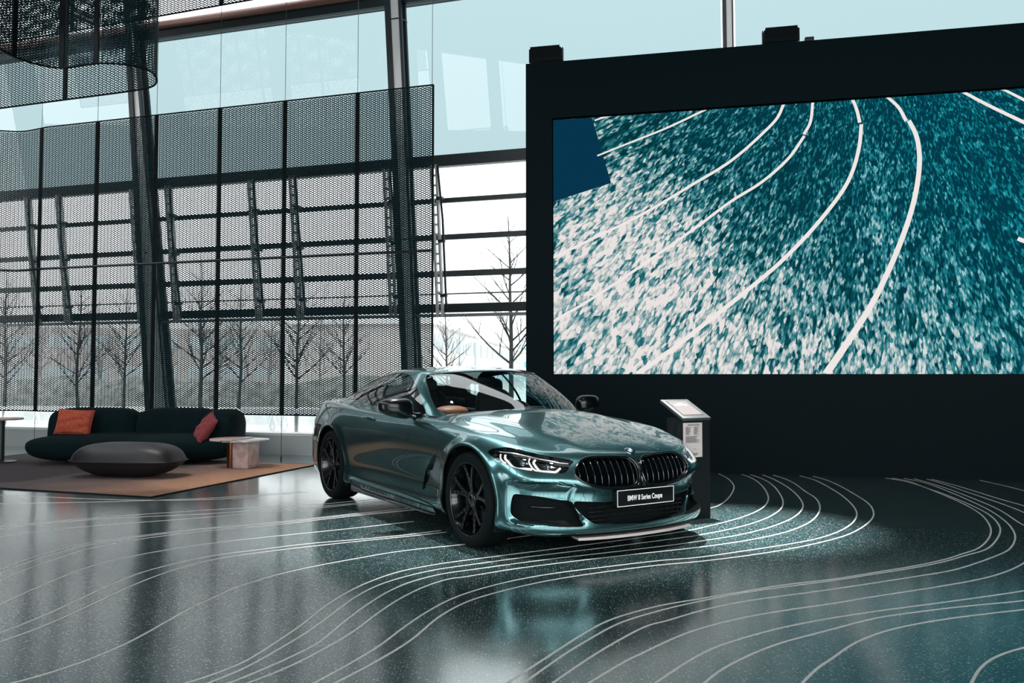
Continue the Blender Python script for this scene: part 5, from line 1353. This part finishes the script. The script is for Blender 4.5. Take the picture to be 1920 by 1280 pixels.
b.build('door_card',M['leather'],car)
V,F=superbox(.32,.62,.05,n=10,e=4); V=V+np.array([-1.55,0,.965]); mesh('parcel_shelf',V,F,M['leather'],car,True)
# ---- door mirrors
def mirror(sg):
    V,F=superbox(.08,.140,.082,n=18,e=3.0)
    V[:,0]*=np.where(V[:,0]>0,1.15,.35); V[:,2]*=1-.18*np.clip(V[:,1]/.128,-1,1)*1.0; V[:,0]-=.05*np.clip(V[:,1]/.128,0,1)**2; V[:,2]+=.012*(V[:,1]/.128)
    V[:,1]*=1; V=V*np.array([1,sg,1])+np.array([.34,sg*1.005,.975])
    o=mesh('door_mirror',V,F if sg>0 else [f[::-1] for f in F],M['mirrorblack'],car,True)
    pl_=MB(); g=[]
    n=24; pts=[(.306,sg*(1.005+.112*math.copysign(abs(math.cos(a))**.7,math.cos(a))),.975+.062*math.copysign(abs(math.sin(a))**.7,math.sin(a))) for a in np.linspace(0,2*PI,n,endpoint=False)]
    MB().add(pts,[tuple(range(n))]).build('mirror_glass',M['chrome'],o,fix=False)
    MB().tube([(.345,sg*.90,.925),(.36,sg*.85,.905),(.375,sg*.79,.905)],[.035,.028,.035],10).build('mirror_arm',M['gloss'],o,smooth=True)
    return o
mirror(-1); mirror(1)
# ---- door handle (right and left)
u=BS.pick(693,783); c=BS.at(u)
for sg in(-1,1):
    V,F=superbox(.115,.013,.014,n=10,e=3); V[:,1]+= -np.abs(V[:,0]/.115)**2*.012; V=V*np.array([1,sg,1])+np.array([c[0],sg*(abs(c[1])+.024),c[2]])
    mesh('door_handle',V,F,M['paint'],car,True)
# ---- wheels
def wheel(xc_,sg,yo,front):
    R=.345; yf=yo  # outer face plane |y|
    w=empty('wheel',(xc_,sg*(yf-.125),R)); w.parent=car
    s=sg
    tp=[(.262,.118),(.275,.124),(.300,.128),(.322,.124),(.335,.112),(.342,.095),(.345,.06),(.3455,0),(.345,-.06),(.342,-.095),(.330,-.118),(.300,-.126),(.262,-.116)]
    MB().lathe([(r,s*h) for r,h in tp],72,'y').build('tyre',M['tyre'],w,smooth=True)
    MB().lathe([(.2665,s*.118),(.2665,s*.112),(.258,s*.110),(.250,s*.09),(.236,s*.06),(.232,-s*.08),(.262,-s*.115)],72,'y').build('rim',M['rim'],w,smooth=True,auto=30)
    MB().lathe([(.2685,s*.1175),(.2690,s*.120),(.2665,s*.1215),(.262,s*.1200),(.259,s*.114)],72,'y').build('rim_edge',M['darkchrome'],w,smooth=True)
    b=MB()
    for k in range(5):
        a0=2*PI*k/5+.3
        for da in(-.20,.20):
            for dt,ww in ((0,1),):
                pts=[]; 
                for t in np.linspace(0,1,6):
                    rr_=.045+(.25-.045)*t; a=a0+da*(t**.8)*1.25; h=s*(.068+.036*t); pts.append((rr_*math.cos(a),h,rr_*math.sin(a)))
                for i in range(5): b.bar(pts[i],pts[i+1],.030-.010*i/5,.026,up=(0,1,0))
    b.build('spokes',M['rim'],w,bevel=.003)
    MB().lathe([(0,s*.092),(.028,s*.092),(.034,s*.086),(.06,s*.078),(.066,s*.06),(.07,s*.0)],30,'y').build('hub',M['rim'],w,smooth=True,auto=40)
    MB().lathe([(0,s*.0945),(.026,s*.0945),(.029,s*.092)],24,'y').build('hub_emblem',M['darkchrome'],w,smooth=True)
    bb=MB()
    for k in range(5): a=2*PI*k/5; bb.lathe([(0,s*.078),(.009,s*.078),(.010,s*.060)],8,'y',c=(.05*math.cos(a),0,.05*math.sin(a)))
    bb.build('wheel_bolt',M['chrome'],w)
    MB().lathe([(.07,s*.030),(.185,s*.030),(.185,s*.004),(.07,s*.004)],48,'y').build('brake_disc',M['darkchrome'],w,smooth=True,auto=30)
    V,F=superbox(.05,.045,.10,n=8,e=4); ang=math.radians(20 if front else 160); V=V+np.array([.165,s*.02,0]); Rr=np.array([[math.cos(ang),0,-math.sin(ang)],[0,1,0],[math.sin(ang),0,math.cos(ang)]]); mesh('brake_caliper',V@Rr.T,F,pmat('caliper blue',(.005,.03,.09),.3,0,1) if 'calm' not in M else M['calm'],w,True)
    # tread grooves
    for off in (-.05,-.017,.017,.05): 
        MB().lathe([(.3462,off-.004),(.3462,off+.004)],72,'y').build('tread_groove',M['mattblack'],w,fix=False)
M['calm']=pmat('caliper blue',(.004,.02,.05),.3,0,1)
wheel(1.411,-1,.932,True);wheel(1.411,1,.932,True);wheel(-1.411,-1,.945,False);wheel(-1.411,1,.945,False)
# side skirt blade: raised painted ridge over the black sill
for sg in(-1,1):
    pts=[]
    ridge=[(-.92,.925,.262),(-.86,.952,.268),(-.7,.958,.258),(-.3,.957,.245),(.1,.955,.238),(.45,.950,.230),(.72,.938,.222),(.86,.92,.214)]
    C=cr(ridge,5); V=[];F=[]
    for p in C: V+=[(p[0],sg*(p[1]-.06),p[2]+.022),(p[0],sg*p[1],p[2]+.004),(p[0],sg*(p[1]+.004),p[2]-.008),(p[0],sg*(p[1]-.022),p[2]-.050),(p[0],sg*(p[1]-.07),p[2]-.055)]
    for i in range(len(C)-1):
        for j in range(4): a=5*i; F.append((a+j,a+j+1,a+5+j+1,a+5+j))
    o=mesh('side_skirt',V,F,M['paint'],car,True); o.data.set_sharp_from_angle(angle=math.radians(40))
    V=[];F=[]
    for p in C: V+=[(p[0],sg*(p[1]-.020),p[2]-.050),(p[0],sg*(p[1]-.012),.150),(p[0],sg*(p[1]-.05),.140)]
    for i in range(len(C)-1):
        for j in range(2): a=3*i; F.append((a+j,a+j+1,a+3+j+1,a+3+j))
    mesh('sill_blade',V,F,M['gloss'],car,True)
# rear lamp wrap and exhausts
for sg in(-1,1):
    u_=BS.near((-2.42,-.73,.80)); c=BS.at(u_)
    V,F=superbox(.10,.035,.045,n=8,e=3); Rz=math.radians(-38); V=V@np.array([[math.cos(Rz),-math.sin(Rz),0],[math.sin(Rz),math.cos(Rz),0],[0,0,1]]).T; V=V*np.array([1,-sg,1])+np.array([c[0]+.0,sg*(abs(c[1])-.008),c[2]]); mesh('tail_lamp',V,F,pmat('tail lamp red',(.25,.01,.01),.15,0,1) if 'tl' not in M else M['tl'],car,True)
# ------------------------------------------------------------------ hall shell behind the camera
HX0,HX1,HY0=-11.2,16,-14
HH=10.6
ceil=pmat('dark ceiling',(.02,.03,.033),.8)
c=MB()
for x0,x1,y0,y1 in ((HX0,HX1,HY0,13),): c.box(((x0+x1)/2,(y0+y1)/2,HH+.1),(x1-x0,y1-y0,.2))
o=c.build('ceiling',ceil); o['kind']='structure'
o=MB().box((HX1+.1,0,HH/2),(.2,28,HH)).build('wall_right',M['wallblack']); o['kind']='structure'
# rear wall: solid dado and frames with open glazing
b=MB(); b.box(((HX0+HX1)/2,HY0-.1,.4),(HX1-HX0,.2,.8)); b.box(((HX0+HX1)/2,HY0-.1,HH-1.2),(HX1-HX0,.2,2.4))
for k in range(12): b.box((HX0+k*(HX1-HX0)/11,HY0-.1,HH/2),(.35,.25,HH))
b.box(((HX0+HX1)/2,HY0-.1,4.4),(HX1-HX0,.2,.3))
o=b.build('wall_rear',M['steeldark']); o['kind']='structure'
b=MB(); b.box((HX0-.1,.5,4.35),(.2,29,3.9)); b.box((HX0-.1,.5,HH-.8),(.2,29,1.6))  # unseen wall, kept dark with low openings, shaped for the car side's reflections
for a_,c_ in ((-14,-9),(-7.0,1.5),(3.0,15)): b.box((HX0-.1,(a_+c_)/2,1.2),(.2,c_-a_,2.4))
for k in range(9): b.box((HX0-.1,HY0+k*3.6,HH/2),(.25,.5,HH))
o=b.build('wall_left',M['steeldark']); o['kind']='structure'
# ------------------------------------------------------------------ light
w=bpy.data.worlds.new('World'); scene.world=w; w.use_nodes=True; nt=w.node_tree; nt.nodes.clear()
bg=nt.nodes.new('ShaderNodeBackground'); ow=nt.nodes.new('ShaderNodeOutputWorld'); nt.links.new(bg.outputs[0],ow.inputs[0])
tc=nt.nodes.new('ShaderNodeTexCoord'); sx=nt.nodes.new('ShaderNodeSeparateXYZ'); nt.links.new(tc.outputs['Generated'],sx.inputs[0])
rp=nt.nodes.new('ShaderNodeValToRGB'); nt.links.new(sx.outputs[2],rp.inputs[0]); e=rp.color_ramp.elements
e[0].position=0; e[0].color=(.80,.80,.80,1); e[1].position=.5; e[1].color=(.92,.98,1.0,1)

mr=nt.nodes.new('ShaderNodeMapRange'); nt.links.new(sx.outputs[1],mr.inputs[0]); mr.inputs[1].default_value=-.6; mr.inputs[2].default_value=.5; mr.inputs[3].default_value=8.0; mr.inputs[4].default_value=2.5; mr.interpolation_type='SMOOTHSTEP'
vm=nt.nodes.new('ShaderNodeVectorMath'); vm.operation='SCALE'; nt.links.new(rp.outputs[0],vm.inputs[0]); nt.links.new(mr.outputs[0],vm.inputs['Scale']); nt.links.new(vm.outputs[0],bg.inputs[0]); bg.inputs[1].default_value=1.0
def spot(loc,target,power,size,blend=.3,rad=.05,col=(1,.95,.93),label='ceiling spotlight'):
    L=bpy.data.lights.new('spot','SPOT'); L.energy=power; L.spot_size=math.radians(size); L.spot_blend=blend; L.shadow_soft_size=rad; L.color=col
    o=bpy.data.objects.new('spot_lamp',L); COL.objects.link(o); o.location=loc; o.rotation_euler=(Vector(target)-Vector(loc)).to_track_quat('-Z','Y').to_euler()
    d=(Vector(target)-Vector(loc)).normalized()
    r=empty('ceiling_spotlight',loc,0,label,'spotlight','spotlights under the ceiling over the car'); o.parent=r; o.location=tuple(d*.02)
    q=Vector((0,0,-1)).rotation_difference(d).to_matrix().to_4x4()
    h=MB().lathe([(.0,.30),(.08,.28),(.10,.05),(.10,.0),(.09,.0),(.085,.05),(.0,.10)],20).build('housing',M['black'],r,smooth=True,auto=30); h.data.transform(q@Matrix.Translation((0,0,0)))
    MB().tube([(0,0,.25),(0,0,HH-loc[2])],.015,6).build('stem',M['black'],r)
spot((1.2,8.9,9.0),tuple(at_z(1375,985)),26000,16,.95,label='black ceiling spotlight above the front of the car')
spot((-1.2,9.4,9.0),tuple(at_z(800,1000)),8000,20,.8,label='black ceiling spotlight above the middle of the car')
spot((1.2,3.0,9.2),(.9,6.3,.6),4500,20,.6,.25,label='black ceiling spotlight on the camera side of the car')
spot((-2.5,4.2,9.2),(-.6,7.0,.6),500,20,.6,.2,label='black ceiling spotlight left of the car')
spot((-6.2,8.0,9.2),(-4.6,10.6,.2),1200,24,label='black ceiling spotlight above the sofa')
spot((-4.6,7.0,9.2),(-2.9,10.4,.1),900,20,label='black ceiling spotlight above the rug')
# ------------------------------------------------------------------ camera & view
cam=bpy.data.cameras.new('camera'); cam.sensor_width=36; cam.lens=F_PX/1920*36; cam.clip_end=500
co=bpy.data.objects.new('camera',cam); COL.objects.link(co); co.location=(0,0,CAM_H); co.rotation_euler=(PI/2+PITCH,0,0); scene.camera=co
scene.view_settings.view_transform='Standard'; scene.view_settings.look='None'; scene.view_settings.exposure=0; scene.view_settings.gamma=1; scene.view_settings.use_curve_mapping=False
scene.cycles.sample_clamp_indirect=6; scene.cycles.max_bounces=8; scene.cycles.transparent_max_bounces=24; scene.cycles.diffuse_bounces=3; scene.cycles.glossy_bounces=4
